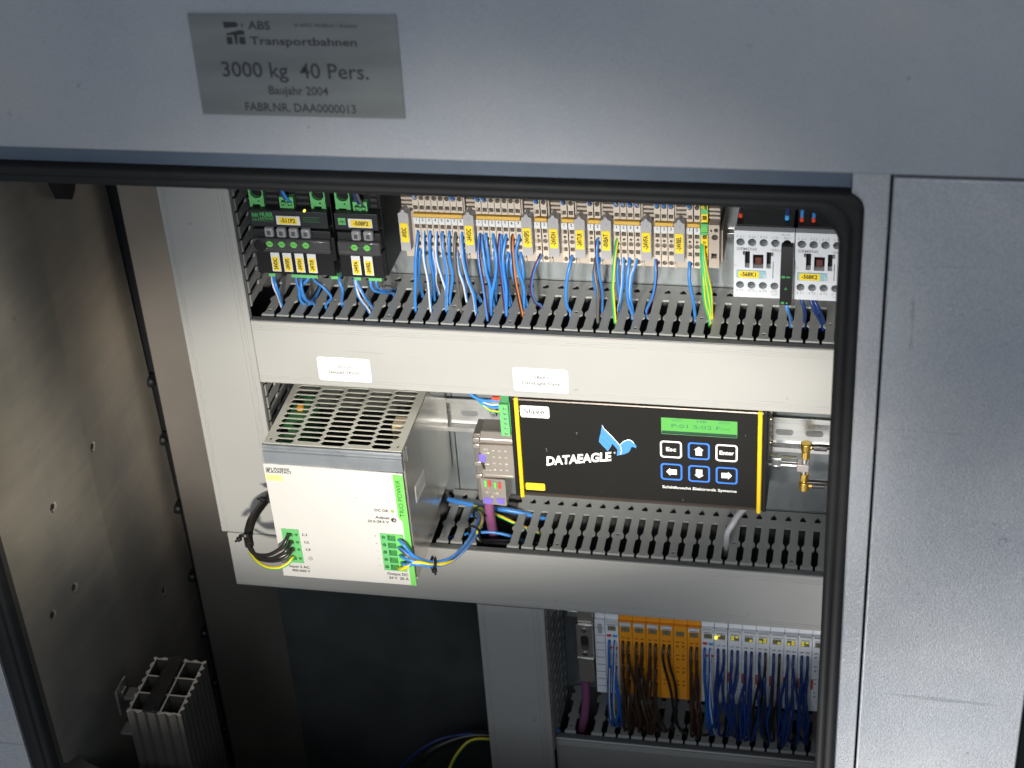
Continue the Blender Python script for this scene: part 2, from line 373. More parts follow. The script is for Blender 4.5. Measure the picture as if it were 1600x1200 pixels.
# nameplate --------------------------------------------------------------
npt = Thing('nameplate', 'brushed metal maker plate with loads and year on the upper grey panel', 'nameplate', (123, FY-4, 276))
npy = FY-4
fr = lambda u, v, d: (u, npy-d, v)
sh = npt.part('plate', MB().prism([(57.5, 275.8), (188, 276.2), (188.8, 343), (58.3, 341.8)], [], 1.2, 0, lambda u, v, d: (u, npy-d, v)), PLATE, bevel=.3)
ty = npy-1.35
mb = MB()
for q in ([(80.6, 333.2), (80.3, 337.2), (88.5, 337.2), (90, 335.2), (88, 333.9)], [(81.3, 328.7), (92.8, 329), (93, 331.6), (90.5, 332.1), (81.4, 329.8)], [(86, 328.7), (88.2, 328.8), (87.6, 323), (86.4, 323)], [(81, 322.9), (81, 327.6), (84.6, 327.6), (84.6, 322.9)], [(89, 323), (89, 327.7), (92.8, 327.7), (92.8, 323)], [(91.2, 335.2), (92.6, 336.6), (92.6, 333.8)]):
    mb.prism(q, [], .1, 0, lambda u, v, d: (u, npy-1.25-d, v))
npt.part('railway_emblem', mb, INK, smooth=0)
K1_ = mat('nameplate_ink', (.03, .03, .035), .5)
npt.text('ABS', (96, ty, 335), 5.4, K1_, align='LEFT', bold=.12, width=14)
npt.text('Transportbahnen', (95.8, ty, 325.2), 5.2, K1_, align='LEFT', bold=.12, width=67)
npt.text('A-6922 Wolfurt / Austria', (125, ty, 335.8), 2.3, K1_, align='LEFT', width=39)
npt.text('3000 kg  40 Pers.', (121.3, ty, 306), 10.2, K1_, bold=.12, width=93)
npt.text('Baujahr 2004', (122, ty, 293), 5.8, K1_, bold=.08, width=38)
npt.text('FABR.NR. DAA0000013', (121.8, ty, 281.6), 5.8, K1_, bold=.08, width=71)

# ================================================================ SLOTTED CABLE DUCTS
# one finger: u across, v depth from the front; half width follows slot, neck, slot, pentagon hole
HALF = [(0, 5.2), (4, 5.2), (5.2, 5.2), (8, 3.45), (25.2, 3.35), (27.8, 5.35), (30.2, 5.35), (34, 3.4), (55, 3.4), (55.2, 6.24), (65, 6.24), (65.2, 3.7), (69, 3.7), (73.6, 6.2), (78, 6.24)]
def finger_mesh(kind, hole=None, D=1.0):
    """kind 'top': lies in XY facing +Z; 'side': stands in YZ facing +X; 'short' D scales the depth"""
    hv = [(v*D, h) for v, h in HALF]
    outer = [(h, v) for v, h in hv]+[(-h, v) for v, h in hv[::-1]]
    holes = [circ(0, hole, 1.55, 10)] if hole else []
    def fr(u, v, d):
        drop = -3.4*(1-v/4)**1.0 if v < 4 else 0
        if kind == 'top': return (u, v, -d+drop)
        return (-d+drop, v, u)
    mb = MB(); body = [q for q in outer if q[1] >= 4]
    mb.prism(body, holes, 0, 1.7, fr)
    mb.prism([(5.2, 0), (5.2, 4), (-5.2, 4), (-5.2, 0)], [], 0, 1.7, fr)
    me = bpy.data.meshes.new('finger'); me.from_pydata([(x*S, y*S, z*S) for x, y, z in mb.v], [], mb.f); finish(me, [DUCTD], 20)
    return me
FM = {(k, h): finger_mesh(k, h) for k in ('top', 'side') for h in (None, 11, 30.2)}
FS = {(k, h): finger_mesh(k, h, .83) for k in ('top', 'side') for h in (None, 11)}
def put_finger(th, me, x, y, z):
    o = bpy.data.objects.new('finger', me); COL.objects.link(o); o.parent = th.o
    b = o.modifiers.new('bevel', 'BEVEL'); b.width = .0004; b.segments = 1; b.limit_method = 'ANGLE'; b.angle_limit = math.radians(50)
    o.location = Vector([(x-th.base[0])*S, (y-th.base[1])*S, (z-th.base[2])*S])
def duct_h(label, x0, x1, zt, zb, y0, depth, idx, xo, holes, missing=(), short=False, cov=None):
    t = Thing('cable_duct', label, 'cable duct', ((x0+x1)/2, y0, zb), 'grey slotted cable ducts')
    # cover: U profile with fine grooves near its edges
    P = [(y0+1, zt-5.2), (y0-.2, zt-5.2), (y0-.2, zt-1.2), (y0-5.3, zt-1.2), (y0-6, zt-2)]
    for g in (4.5, 6.5, 8.5): P += [(y0-6, zt-g), (y0-5.7, zt-g-.3), (y0-6, zt-g-.6)]
    for g in (53.5, 55.6): P += [(y0-6, zt-g), (y0-5.7, zt-g-.3), (y0-6, zt-g-.6)]
    zt_ = zb
    P += [(y0-6, zb+.8), (y0-5.3, zb), (y0+2, zb), (y0+2, zb+1.4), (y0-4, zb+1.4), (y0-4, zt-3), (y0+1, zt-3)]
    # lid top strip seen from above
    mb = MB(); n = len(P)
    for x in (x0, x1): mb.v += [(x, y, z) for y, z in P]
    for i in range(n): mb.f.append([i, (i+1) % n, (i+1) % n+n, i+n]); mb.m.append(0)
    mb.f += [list(range(n))[::-1], list(range(n, 2*n))]; mb.m += [0, 0]
    t.part('cover', mb, DUCT, smooth=0)
    t.part('cover_lip', MB().box(x0, x1, y0-5.2, y0+.3, zt-1.15, zt-.15), mat('duct_lip_shaded', (.11, .112, .11), .35), bevel=.3)  # lip coloured darker than the cover; its shade is painted in
    mb = MB().box(x0, x1, y0+depth-2.2, y0+depth-.3, zb+2, zt-1.8)
    mb.box(x0, x1, y0+2.2, y0+depth, zb+.2, zb+2); mb.box(x0, x1, y0+1, y0+2, zt-10, zt-3.2)
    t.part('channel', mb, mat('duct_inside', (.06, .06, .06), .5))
    FF = FS if short else FM
    for i in idx:
        if i in missing: continue
        h = holes.get(i % 8) if holes else None
        if short and h: h = 11
        put_finger(t, FF[('top', h)], xo+12.5*i+6.25, y0, zt)
    return t
H1 = {7: 11, 3: 30.2}
d1 = duct_h('upper horizontal slotted grey duct below the terminal row, wide bright cover', -18, 520, -.3, -61, 0, 79, range(-1, 41), 0, H1)
d2 = duct_h('middle horizontal slotted grey duct under the black device and power supply', -73, 520, -223.2, -283.5, 0, 79, range(-6, 26), 189.6, {6: 30.2, 2: 11}, missing=(-3, -2))
d3 = duct_h('lowest horizontal slotted grey duct under the orange and white bus terminals', 209.5, 520, -450.6, -512, 13.5, 65.5, range(-3, 20), 252.8, {5: 11, 1: 11}, missing=(-2,), short=True)
def duct_v(label, x0, x1, z0, z1, y0, depth, zoff, idx, base_part=True):
    t = Thing('cable_duct', label, 'cable duct', ((x0+x1)/2, y0, z0), 'grey slotted cable ducts')
    P = [(x0, y0+4), (x0, y0-5.4), (x0+.7, y0-6)]
    for g in (4, 6, 50, 53, 55): P += [(x0+g, y0-6), (x0+g+.3, y0-5.7), (x0+g+.6, y0-6)]
    P += [(x1-.7, y0-6), (x1, y0-5.4), (x1, y0-.2), (x1-1.5, y0-.2), (x1-1.5, y0-4), (x0+1.5, y0-4), (x0+1.5, y0+4)]
    mb = MB(); n = len(P)
    for z in (z1, z0): mb.v += [(x, y, z) for x, y in P]
    for i in range(n): mb.f.append([i, (i+1) % n, (i+1) % n+n, i+n]); mb.m.append(0)
    mb.f += [list(range(n))[::-1], list(range(n, 2*n))]; mb.m += [0, 0]
    t.part('cover', mb, DUCT, smooth=0)
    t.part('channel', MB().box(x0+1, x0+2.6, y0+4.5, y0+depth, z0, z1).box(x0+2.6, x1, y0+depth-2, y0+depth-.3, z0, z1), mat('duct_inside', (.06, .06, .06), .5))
    for i in idx: put_finger(t, FM[('side', 11 if i % 8 == 7 else None)], x1, y0, zoff+12.5*i)
    return t
dv1 = duct_v('left vertical slotted grey duct beside the mottled steel wall', -78, -18.6, -222.6, 300, 0, 79, -.5, [i for i in range(-16, 23) if not -5 < i < 1])
dv2 = duct_v('short lower vertical slotted grey duct left of the bus terminals', 149, 209, -760, -284.4, 0, 79, -296, range(-13, 1))

# stickers on the cover
def sticker(label, x0, x1, z0, z1, l1, l2, w1, w2):
    t = Thing('paper_label', label, 'label', ((x0+x1)/2, -6.1, z0), 'white paper labels on the duct cover')
    p = t.part('paper', MB().prism(rrect(x0, x1, z0, z1, 2), [], 0, -.35, lambda u, v, d: (u, -6.05+d, v)), WHITE, smooth=0)
    cx = (x0+x1)/2; g_ = mat('sticker_ink', (.07, .07, .065), .6)
    t.text(l1, (cx, -6.5, (z0+z1)/2+2.6), 2.9, g_, width=w1, bold=.06); t.text(l2, (cx, -6.5, (z0+z1)/2-3.0), 3.2, g_, width=w2, bold=.06)
sticker('white paper label reading -511G1 Netzteil 24VDC above the power supply', 33.9, 78.6, -54.8, -32, '-511G1', 'Netzteil 24VDC', 12, 27)
sticker('white paper label reading -586A1 DataEagle Slave above the black device', 196.8, 241.4, -54.4, -32.1, '-586A1', 'DataEagle Slave', 12.5, 31)

# ================================================================ DIN RAILS
def din(label, x0, x1, zc, y=80):
    t = Thing('mounting_rail', label, 'mounting rail', ((x0+x1)/2, y, zc-17.5), 'steel mounting rails')
    P = [(y-7.5, zc+17.5), (y-6.5, zc+17.5), (y-6.5, zc+13.5), (y-1, zc+13), (y-1, zc-13), (y-6.5, zc-13.5), (y-6.5, zc-17.5), (y-7.5, zc-17.5), (y-7.5, zc-12.6), (y-2, zc-12), (y-2, zc+12), (y-7.5, zc+12.6)]
    mb = MB(); n = len(P)
    for x in (x0, x1): mb.v += [(x, a, b) for a, b in P]
    for i in range(n): mb.f.append([i, (i+1) % n, (i+1) % n+n, i+n][::-1]); mb.m.append(0)
    mb.f += [list(range(n)), list(range(n, 2*n))[::-1]]; mb.m += [0, 0]
    r = t.part('rail', mb, RAIL, bevel=.35)
    return t, r
ra, ra_r = din('upper steel mounting rail behind the terminal blocks', 92, 520, 66)
rb, rb_r = din('middle steel mounting rail behind the power supply and black device', -10, 520, -138)
rc, rc_r = din('lower steel mounting rail behind the bus terminals', 212, 520, -346)
for x in (104, 128, 401, 426, 446, 150+22):
    rb.part('slot', MB().prism(rrect(x, x+15, -141.5, -135.5, 2.9), [], -.1, .2, lambda u, v, d: (u, 77.8+d, v)), mat('rail_slot', (.35, .36, .36), .3, .8), parent=rb_r, smooth=0)
screw(157.3, 77.9, -137, 3.6, rb_r, rb)
# ================================================================ FUSE MODULES (upper left)
def label_tag(t, x0, x1, z0, z1, y, txt, yx0, yx1, parent=None, vert=False, w=None, h=3.6):
    p = t.part('tag_holder', MB().box(x0, x1, y-1, y, z0, z1), WHITEP, bevel=.3, parent=parent)
    if vert:
        t.part('yellow_tag', MB().box(x0+1, x1-1, y-1.25, y-1, z0+1, z0+yx1), YELT, parent=p)
        t.text(txt, ((x0+x1)/2, y-1.35, z0+1+(yx1-1)/2), h, INK, parent=p, rot=90, width=w)
    else:
        t.part('yellow_tag', MB().box(yx0, yx1, y-1.25, y-1, z0+1, z1-1), YELT, parent=p)
        t.text(txt, ((yx0+yx1)/2, y-1.35, (z0+z1)/2), h, INK, parent=p, width=w)
    return p
def plug_big(t, x0, z0, z1):
    mb = MB().prism(rect(x0, x0+12, z0, z1+6), [circ(x0+6.4, 108.4, 4.9, 18), circ(x0+7.6, 101.3, .8, 8), rect(x0+2.2, x0+8.6, z0+.8, z0+5.4)], 8, 16, F_FRONT, mh=0)
    mb.box(x0, x0+12, 16, 30, z0, z1+6, 1)
    mb.add([(x0+2.3, 10, z0+5.4), (x0+8.5, 8.2, z0+6.6), (x0+8.5, 15.9, z0+2), (x0+2.3, 15.9, z0+2)], [(0, 1, 2, 3)], 0)
    t.part('plug_connector', mb, [GREEN, DARK], smooth=0)
def plug_small(t, x0, z0, z1):
    mb = MB().prism(rect(x0, x0+11.5, z0, z1), [circ(x0+3.4, z1-4.5, 2.2, 12), circ(x0+8.2, z1-4.5, 2.2, 12), rect(x0+1.6, x0+4.9, z0+3.6, z0+6.2), rect(x0+6.6, x0+9.9, z0+3.6, z0+6.2)], 7, 15, F_FRONT)
    mb.box(x0, x0+11.5, 15, 28, z0, z1, 1)
    t.part('plug_connector', mb, [GREEN, DARK], smooth=0)
def fuse(x0, x1, label, tagt, tx, btn, tags, plugs, dots):
    t = Thing('fuse_module', label, 'fuse module', ((x0+x1)/2, 40, 37), 'black fuse modules on the upper rail')
    # black housing in steps
    mb = MB().box(x0, x1, 12, 70, 36, 125).box(x0+.6, x1-.6, 3, 12, 39, 62)
    hs_ = t.part('housing', mb, BLACKP, bevel=.8)
    t.part('front_panel', MB().box(x0+1, x1-1, 2, 12, 82, 96.5), mat('charcoal_plastic', (.018, .0185, .020), .45, spec=.35), bevel=.5)
    t.part('button_panel', MB().box(x0+1, x1-1, 4, 12, 64, 78.6), mat('charcoal_plastic', (.018, .0185, .020), .45, spec=.35), bevel=.5)
    mb = MB()
    k = 0
    while x0+18+k*0 < x0 and k < 0: pass
    for gx0, gx1 in plugs[1]:
        for i in range(5): mb.box(gx0, gx1, 10.5, 12, 98+i*5.2, 100.6+i*5.2)
    t.part('vent_ribs', mb, mat('charcoal_rib', (.022, .022, .024), .45))
    label_tag(t, tx, tx+19.5, 84.6, 92.4, 2, tagt, tx+2.4, tx+17 if x0 < 50 else tx+18.6, w=12)
    for bx in btn:
        t.part('clear_button', MB().box(bx, bx+7.6, -1.5, 4, 74.2, 82.6), CLEARK, bevel=1.4)
        t.part('button_mark', MB().box(bx+2.4, bx+5.2, -1.75, -1.4, 76.4, 80), mat('button_mark', (.06, .06, .06), .5))
    cov = t.part('clear_cover', MB().box(x0+1.5, x1-1, -1, 3, 60.5, 72.6), SMOKE, bevel=1.2)
    for dx in dots:
        t.part('green_dial', MB().prism(circ(dx, 68.4, 2.7, 16), [], -1.6, -.9, F_FRONT), GREENL, smooth=0)
        t.part('dial_mark', MB().box(dx-1.6, dx+1.6, -1.75, -1.55, 68.1, 68.7), GREEND)
        t.part('dial_tick', MB().box(dx-4.2, dx+4.2, -1.3, -1.0, 68.3, 68.5), GREENI)
    for tx0, tt in tags:
        label_tag(t, tx0, tx0+7.3, 42.1, 59.3, 2, tt, 0, 13.4, vert=True, w=10, h=3.2)
    # green sockets below
    for gx0, gx1 in plugs[2]:
        t.part('bottom_plug', MB().box(gx0, gx1, 6, 16, 34.2, 37), GREEN, bevel=.4)
    for p in plugs[0]:
        (plug_big if p[1] else plug_small)(t, p[0], p[2], p[3])
    return t
f1 = fuse(-8.5, 57, 'wide black fuse module tagged -511F2 with four clear buttons and three green plugs', '-511F2', 14.2, [3.6, 13.6, 23.7, 33.7],
     [(5, '24VDC'), (14.9, '-24VSPS'), (25, '-24VDH'), (35.2, '-24VTUR')], ([(-8.2, 1, 93, 118), (16.8, 0, 95, 106), (42, 1, 93, 118)], [(5, 14.5), (30, 40)], [(-1, 4.5), (18, 40), (51, 57)]), [6.8, 16.7, 29.6-3, 39.5-3])
f1.part('status_lamp', MB().cyl((38.2, 1.2, 97.4), (38.2, 3, 97.4), 1.0, 12), LEDY)
f1.text('MURR', (6.2, 1.85, 92.6), 3.8, GREENI, bold=.25, width=11)
mb = MB()
for i, (a, b) in enumerate([(-5.6, 94), (-4.2, 94), (-2.8, 94), (-1.4, 94)]): mb.prism([(a, 90.6), (a+.9, 90.6), (a+1.1, b), (a+.2, b)], [], 1.7, 2, F_FRONT)
for a in (-5.5, -3.4, -1.2): mb.prism([(a, 88), (a+1.3, 88), (a+.7, 89.8)], [], 1.7, 2, F_FRONT)
f1.part('maker_mark', mb, GREENI, smooth=0)
f1.text('ELEKTRONIK', (6.2, 1.85, 89.2), 1.7, GREENI, bold=.1, width=11.5)
f1.part('printed_line', MB().box(-5.6, 12, 1.8, 2, 87, 87.25).box(36, 50, 1.8, 2, 91.5, 91.7).box(36, 48, 1.8, 2, 89.6, 89.8).box(36, 50, 1.8, 2, 87.8, 88), GREENI)
f2 = fuse(60.5, 97.5, 'narrower black fuse module tagged -508F2 with two clear buttons and two green plugs', '-508F2', 72.6, [74.6, 84.4],
     [(71.4, '-24VFA'), (81.5, '-24VBEL')], ([(62, 1, 92, 118), (76.3, 0, 93, 104)], [(89.6, 95)], [(70, 76), (82, 93)]), [76.2, 86.4])
f2.part('maker_mark', MB().prism(rect(64.6, 70.6, 86.4, 92.4), [], 1.7, 2, F_FRONT), GREEN, smooth=0)
f2.part('mark_wave', MB().prism([(65.2, 89.2), (66.4, 89.2), (67.2, 91), (67.9, 88.3), (68.6, 90.6), (69.2, 89.2), (70.1, 89.2), (70.1, 88.7), (69, 88.7), (68.6, 89.3), (67.9, 87.2), (67.2, 89.7), (66.7, 88.7), (65.2, 88.7)], [], 1.5, 1.8, F_FRONT), BLACKP, smooth=0)
f1.part('bridge_clip', MB().box(57, 60.5, -1, 20, 55, 76), BLACKP, bevel=.8)
f1.part('side_knob', MB().cyl((-1.5, -1.5, 66.5), (-1.5, 4, 66.5), 5.2, 18), BLACKP, bevel=.8)

# ================================================================ TERMINAL BLOCKS
TY = 25
def block_parts(t, x0, wd, m1, dbl=True, pe=False):
    c = x0+wd/2; g = .16
    rows = [circ(c, 100, 2.05, 14), rect(c-1.75, c+1.75, 90, 93.4)]
    top = MB().prism(rect(x0+g, x0+wd-g, 87.8, 116), rows, TY, TY+5, F_FRONT, m=0)
    top.box(x0+g, x0+wd-g, TY+5, 72, 87.8, 116, 1)
    top.box(x0+wd-.12, x0+wd+.12, TY+1.2, TY+5, 88.5, 116, 1)
    return top
def make_block(m, green=None):
    """local block 5 mm wide from x=0; returned as list of (name, MB, mats)"""
    wd = 5.0; c = 2.5; g = .14; L = []
    up = MB().prism(rect(g, wd-g, 88, 118), [circ(c, 100, 2.0, 14), circ(c, 110.5, 2.0, 14), rect(c-1.75, c+1.75, 90, 93.4)], TY, TY+5, F_FRONT)
    up.box(g, wd-g, TY+5, 74, 88, 118, 1)
    L.append(('upper_body', up, [m, DARK]))
    if green: L.append(('green_band', MB().box(g, wd-g, TY-1, TY+6, 79, 87), [green, DARK]))
    lo = MB().prism(rect(g, wd-g, 47.6, 77.6), [rect(c-1.75, c+1.75, 73.4, 76.8), circ(c, 70.5, 1.15, 10), circ(c, 66.4, 1.95, 14), rect(c-1.7, c+1.7, 58, 61.4), circ(c, 51.2, 1.95, 14)], TY, TY+5, F_FRONT)
    lo.box(g, wd-g, TY+5, 74, 49.5, 88, 1); lo.prism([(TY+5, 47.6), (TY+5, 49.6), (60, 49.6), (60, 40), (52, 40)], [], g, wd-g, lambda u, v, d: (d, u, v))
    L.append(('lower_body', lo, [m, DARK]))
    return L
def to_things(parts, name):
    o = bpy.data.objects.new(name, None); o.empty_display_size = .005; COL.objects.link(o)
    for n, mb, ms in parts: build(n, mb, ms, o, (0, 40, 40), 0, 0)
    return o
# numbered marker and its digit meshes are added per block
proto = None
BASE_PARTS = []
def place_block(x0, num, mark, last=False, proto_parts=None, material=None, label=None, plugs=()):
    global proto
    if proto is None:
        proto = to_things(make_block(BEIGE), 'terminal_block'); o = proto; BASE_PARTS.extend(proto.children)
    else:
        o = proto.copy(); COL.objects.link(o)
        for ch in BASE_PARTS: q = ch.copy(); COL.objects.link(q); q.parent = o
    o.location = Vector((x0, 40, 40))*S
    o['label'] = label or f'{ORD[num-1]} narrow beige terminal block from the left in the {mark} row'; o['category'] = 'terminal block'; o['group'] = 'beige terminal blocks on the upper rail'
    mk = build('number_marker', MB().box(.12, 4.88, TY-1.3, TY+3, 78.2, 83.8), WHITEP, o, (0, 40, 40), 0)
    nm = text_mesh(str(num), 2.4, .05, 'CENTER', 0, None).copy(); nm.materials.clear(); nm.materials.append(INK)
    nm.transform(Matrix.Translation(Vector((2.5, TY-1.4-40, 81.6-40))*S) @ Matrix.Rotation(math.radians(90), 4, 'X'))
    q = bpy.data.objects.new('digit', nm); COL.objects.link(q); q.parent = mk
    for zz in plugs:   # unused entries show their spring button
        build('entry_spring', MB().cyl((2.5, TY+1.4, zz), (2.5, TY+4, zz), 1.85, 12), mat('entry_spring', (.16, .13, .10), .5, .3), o, (0, 40, 40), 0)
    return o
ROWS = [(118.7, 8, '-0VDC'), (169, 7, 'left -24VDC'), (215.0, 2, '-24VSPS'), (236.2, 2, '-24VDH'), (256.7, 2, '-24VTUR'), (277.0, 4, '-0VBAT'), (308.2, 3, '-24VFA'), (333.0, 2, '-24VBEL')]
PITCH = {8: 5.1, 7: 5.2, 2: 5.6, 4: 5.35, 3: 5.3}
ROWS[1] = (168.9, 7, 'left -24VDC')
for x0, n, mark in ROWS:
    p = PITCH[n]
    for k in range(n):
        place_block(x0+p*k, k+1, mark, plugs=(66.4,) if n < 7 and not (mark == '-0VBAT' and k == 0) and not (mark == '-24VTUR' and k == 1) else ())
    t = Thing('jumper_strip', f'ochre yellow jumper strip above the numbers of the {mark} row', 'jumper strip', (x0, TY, 84), 'ochre jumper strips')
    t.part('strip', MB().box(x0+.6, x0+p*n-.8, TY-2.2, TY+4, 84.1, 87.2), YELB, bevel=.5)
    t.part('strip_bottom_edge', MB().box(x0+.6, x0+p*n-.8, TY-2.0, TY+4, 83.85, 84.1), mat('jumper_edge', (.12, .09, .09), .5))
    # end plate right of the row
    e = Thing('end_plate', f'thin beige end plate closing the right side of the {mark} row', 'end plate', (x0+p*n, TY, 47), 'beige end plates')
    e.part('plate', MB().box(x0+p*n+.02, x0+p*n+1.3, TY+.6, 72, 46.5, 118), BEIGE2, bevel=.3)
    e.part('foot', MB().cyl((x0+p*n-.4, TY+2, 48.6), (x0+p*n+2.2, TY+2, 48.6), 1.7, 12), BEIGE2)
# green and yellow earth terminal
pe = Thing('earth_terminal', 'green and yellow earth terminal at the right end of the beige rows', 'terminal block', (344.2, 40, 40))
for n_, mb, ms in make_block(YELT, GREENL):
    mb.v = [(x*1.06+344.0, y, z) for x, y, z in mb.v]; pe.part(n_, mb, ms, smooth=0)
pe.part('green_side', MB().box(343.4, 344.1, TY+.4, 70, 47, 88).box(344.1, 349.3, TY-1.6, TY+2, 84.9, 87.2).box(344.1, 349.3, TY-1.6, TY+2, 77.7, 80).box(344.1, 349.3, TY-.3, TY+.2, 95, 99.4), GREEN)
# end stops with ribs, and grey group carriers
def end_stop(x0, txt, lab, w=9.2, carrier=True):
    t = Thing('end_stop', f'ribbed beige end stop with grey carrier tagged {txt} {lab}', 'end stop', (x0, TY, 52), 'ribbed end stops with grey label carriers')
    mb = MB().box(x0+1.2, x0+w+1.2, TY+5, 72, 47, 120)
    for i in range(7): mb.box(x0+1.2, x0+w+1.2, TY+1, TY+5, 90.5+i*3.6, 92.6+i*3.6)
    mb.box(x0+1.2, x0+w+1.2, TY+1, TY+5, 47, 60); mb.box(x0+w-1.5, x0+w+1.2, TY+1, TY+5, 60, 88)
    t.part('base', mb, BEIGE2, bevel=.25)
    fr = lambda u, v, d: (x0+u, 17+d-(v-56)*.0, v)
    c = t.part('carrier', MB().prism([(0, 57), (7.9, 57), (8.2, 90), (5.6, 91.4), (5.0, 93.2), (3.0, 93.2), (2.6, 91.4), (0, 90)], [], 0, 9, fr), GREYP, bevel=.4)
    t.part('yellow_tag', MB().prism(rrect(x0+.9, x0+7.2, 64.8, 81.6, .8), [], 16.6, 17, F_FRONT), YELT, parent=c, smooth=0)
    t.text(txt, (x0+4.05, 16.5, 73.2), 3.7, INK, parent=c, rot=90, width=11.5 if len(txt) > 5 else 9)
    t.text('2', (x0+4.6, 16.9, 87), 1.8, INKG, parent=c)
    return t
end_stop(108.6, '-0VDC', 'left of the longest row')
end_stop(160.6, '-24VDC', 'between the two long rows')
end_stop(206.4, '-24VSPS', 'right of the seven block row')
end_stop(227.3, '-24VDH', 'between two short two block rows')
end_stop(247.7, '-24VTUR', 'left of a two block row')
end_stop(268.0, '-0VBAT', 'left of the four block row')
end_stop(298.9, '-24VFA', 'left of the three block row')
end_stop(324.2, '-24VBEL', 'left of the last two block row')
t = Thing('end_clamp', 'brown beige screw clamp standing right of the green and yellow earth terminal', 'end clamp', (354, TY, 50))
mb = MB().prism(rect(350.2, 358.4, 64, 88.5), [circ(356, 84, 1.7, 12), circ(355, 78, 2.5, 14), rect(351.4, 353, 82.8, 84.4)], 20, 30, F_FRONT)
mb.box(350.2, 358.4, 30, 70, 64, 88.5, 1); mb.box(350.2, 358.4, 22, 70, 50, 58.5); mb.box(350.2, 352.4, 20, 30, 58.5, 64); mb.box(356.4, 358.4, 20, 30, 58.5, 64); mb.box(352.4, 356.4, 26, 40, 58.5, 64, 1)
mb.box(350.2, 358.4, 30, 70, 88.5, 118)
for i in range(7): mb.box(350.2, 358.4, 25, 30, 91+i*3.6, 93+i*3.6)
t.part('clamp_body', mb, [BEIGE2, DARK], bevel=.3)
t.part('side_grip', MB().box(358.4, 360.4, 28, 66, 52, 80), BEIGE2, bevel=.5)

# ================================================================ CONTACTORS
def contactor(x0, tagt, label):
    t = Thing('contactor', label, 'contactor', (x0+22, 40, 37), 'pale grey contactors')
    X = lambda a: x0+a
    holes = [circ(X(4.8+8.6*i), 85, 3.15, 16) for i in range(5)]+[circ(X(4.8+8.6*i), 48.3, 3.05, 16) for i in range(5)]
    lh = [(X(6.6), 77.4), (X(6.6), 74.2), (X(8.2), 74.2), (X(8.2), 63.3), (X(11.9), 63.3), (X(11.9), 77.4)]
    rh = [(X(24.2), 77.2), (X(24.2), 63.3), (X(27.6), 63.3), (X(27.6), 73.9), (X(29.4), 73.9), (X(29.4), 77.2)]
    win = rect(X(14.2), X(22), 63.1, 74.8)
    mb = MB().prism(rect(X(0), X(44.6), 37.6, 94.6), holes+[lh[::-1], rh, win], 2, 9, F_FRONT)
    fr_ = t.part('front_cover', mb, CONT, bevel=.0, smooth=0)
    t.part('inner_body', MB().box(X(.5), X(44), 9.2, 11, 39, 94), mat('contactor_inner', (.035, .04, .042), .5))
    t.part('housing', MB().box(X(1), X(43.6), 9, 74, 38.5, 96.5), mat('matt_black_body', (.007, .007, .008), .55, spec=.25), bevel=.6)
    for i in range(5):
        for zz in (85, 48.3):
            s_ = MB().cyl((X(4.8+8.6*i), 8.8, zz), (X(4.8+8.6*i), 6.6, zz), 2.7, 14)
            s_.box(X(4.8+8.6*i)-2.2, X(4.8+8.6*i)+2.2, 6.3, 6.7, zz-.35, zz+.35, 1)
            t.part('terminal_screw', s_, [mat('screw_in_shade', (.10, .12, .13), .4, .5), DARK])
    t.part('red_indicator', MB().box(X(15.6), X(20.6), 5, 8, 64.3, 70.5), DRED, bevel=.4)
    mb = MB().box(X(2), X(24), 1.2, 2, 54.6, 61.2); h_ = t.part('tag_holder', mb, CYAN, bevel=.2)
    t.part('yellow_tag', MB().prism(rrect(X(3.6), X(19), 55.1, 60.9, .8), [], .9, 1.3, F_FRONT), YELT, parent=h_, smooth=0)
    t.text(tagt, (X(11.3), .8, 58), 3.5, INK, parent=h_, width=11.5)
    t.part('clear_end', MB().prism(rect(X(22.4), X(24.2), 54.8, 58.6), [rect(X(22.8), X(23.8), 55.3, 58.1)], .8, 1.2, F_FRONT), WHITEP, parent=h_, smooth=0)
    t.part('slot', MB().box(X(29.0), X(29.5), 1.8, 2.1, 55, 69.4), mat('contactor_inner', (.035, .04, .042), .5))
    t.text('SIEMENS', (X(9.5), 1.9, 79.2), 2.5, INKG, width=15, bold=.05)
    t.text('SIRIUS', (X(32), 1.9, 79.0), 2.2, INKG, width=8)
    for i, s_ in enumerate(['1 L1', '3 L2', '5 L3', '21 NC', 'A1+']): t.text(s_, (X(4.8+8.6*i), 1.9, 89.7), 2.0, INKG, width=5.2)
    t.text('DC 24V', (X(38), 1.9, 92.3), 1.6, INKG, width=6)
    for i, s_ in enumerate(['2 T1', '4 T2', '6 T3', '22 NC', 'A2-']): t.text(s_, (X(4.8+8.6*i), 1.9, 43.4), 2.0, INKG, width=5.2)
    t.text('LIGHT', (X(31), 1.9, 40.8), 1.3, INKG, width=4.5)
    t.text('01', (X(1.8), 1.9, 65.0), 2.0, mat('faint_ink', (.4, .4, .42), .6), width=2.4)
    t.text('1', (X(17.8), 1.9, 76.4), 1.4, INKG)
    t.part('print_line', MB().box(X(17.4), X(17.6), 1.85, 2.02, 86, 94).box(X(17.4), X(17.6), 1.85, 2.02, 38, 44), mat('faint_ink', (.4, .4, .42), .6))
    return t
contactor(371.0, '-568K1', 'pale grey contactor tagged -568K1, fully visible left of the black suppressor')
contactor(416.2, '-568K2', 'pale grey contactor tagged -568K2, partly hidden behind the right door seal')
t = Thing('surge_suppressor', 'narrow black plug-in module with green print between the two pale grey contactors', 'suppressor module', (410.5, 0, 38))
mb = MB().prism([(-9, 38.4), (-9, 64.6), (-3, 86), (9, 86), (9, 38.4)], [], 406.3, 414.9, lambda u, v, d: (d, u, v))
t.part('body', mb, mat('matt_black_body', (.007, .007, .008), .55, spec=.25), bevel=.7)
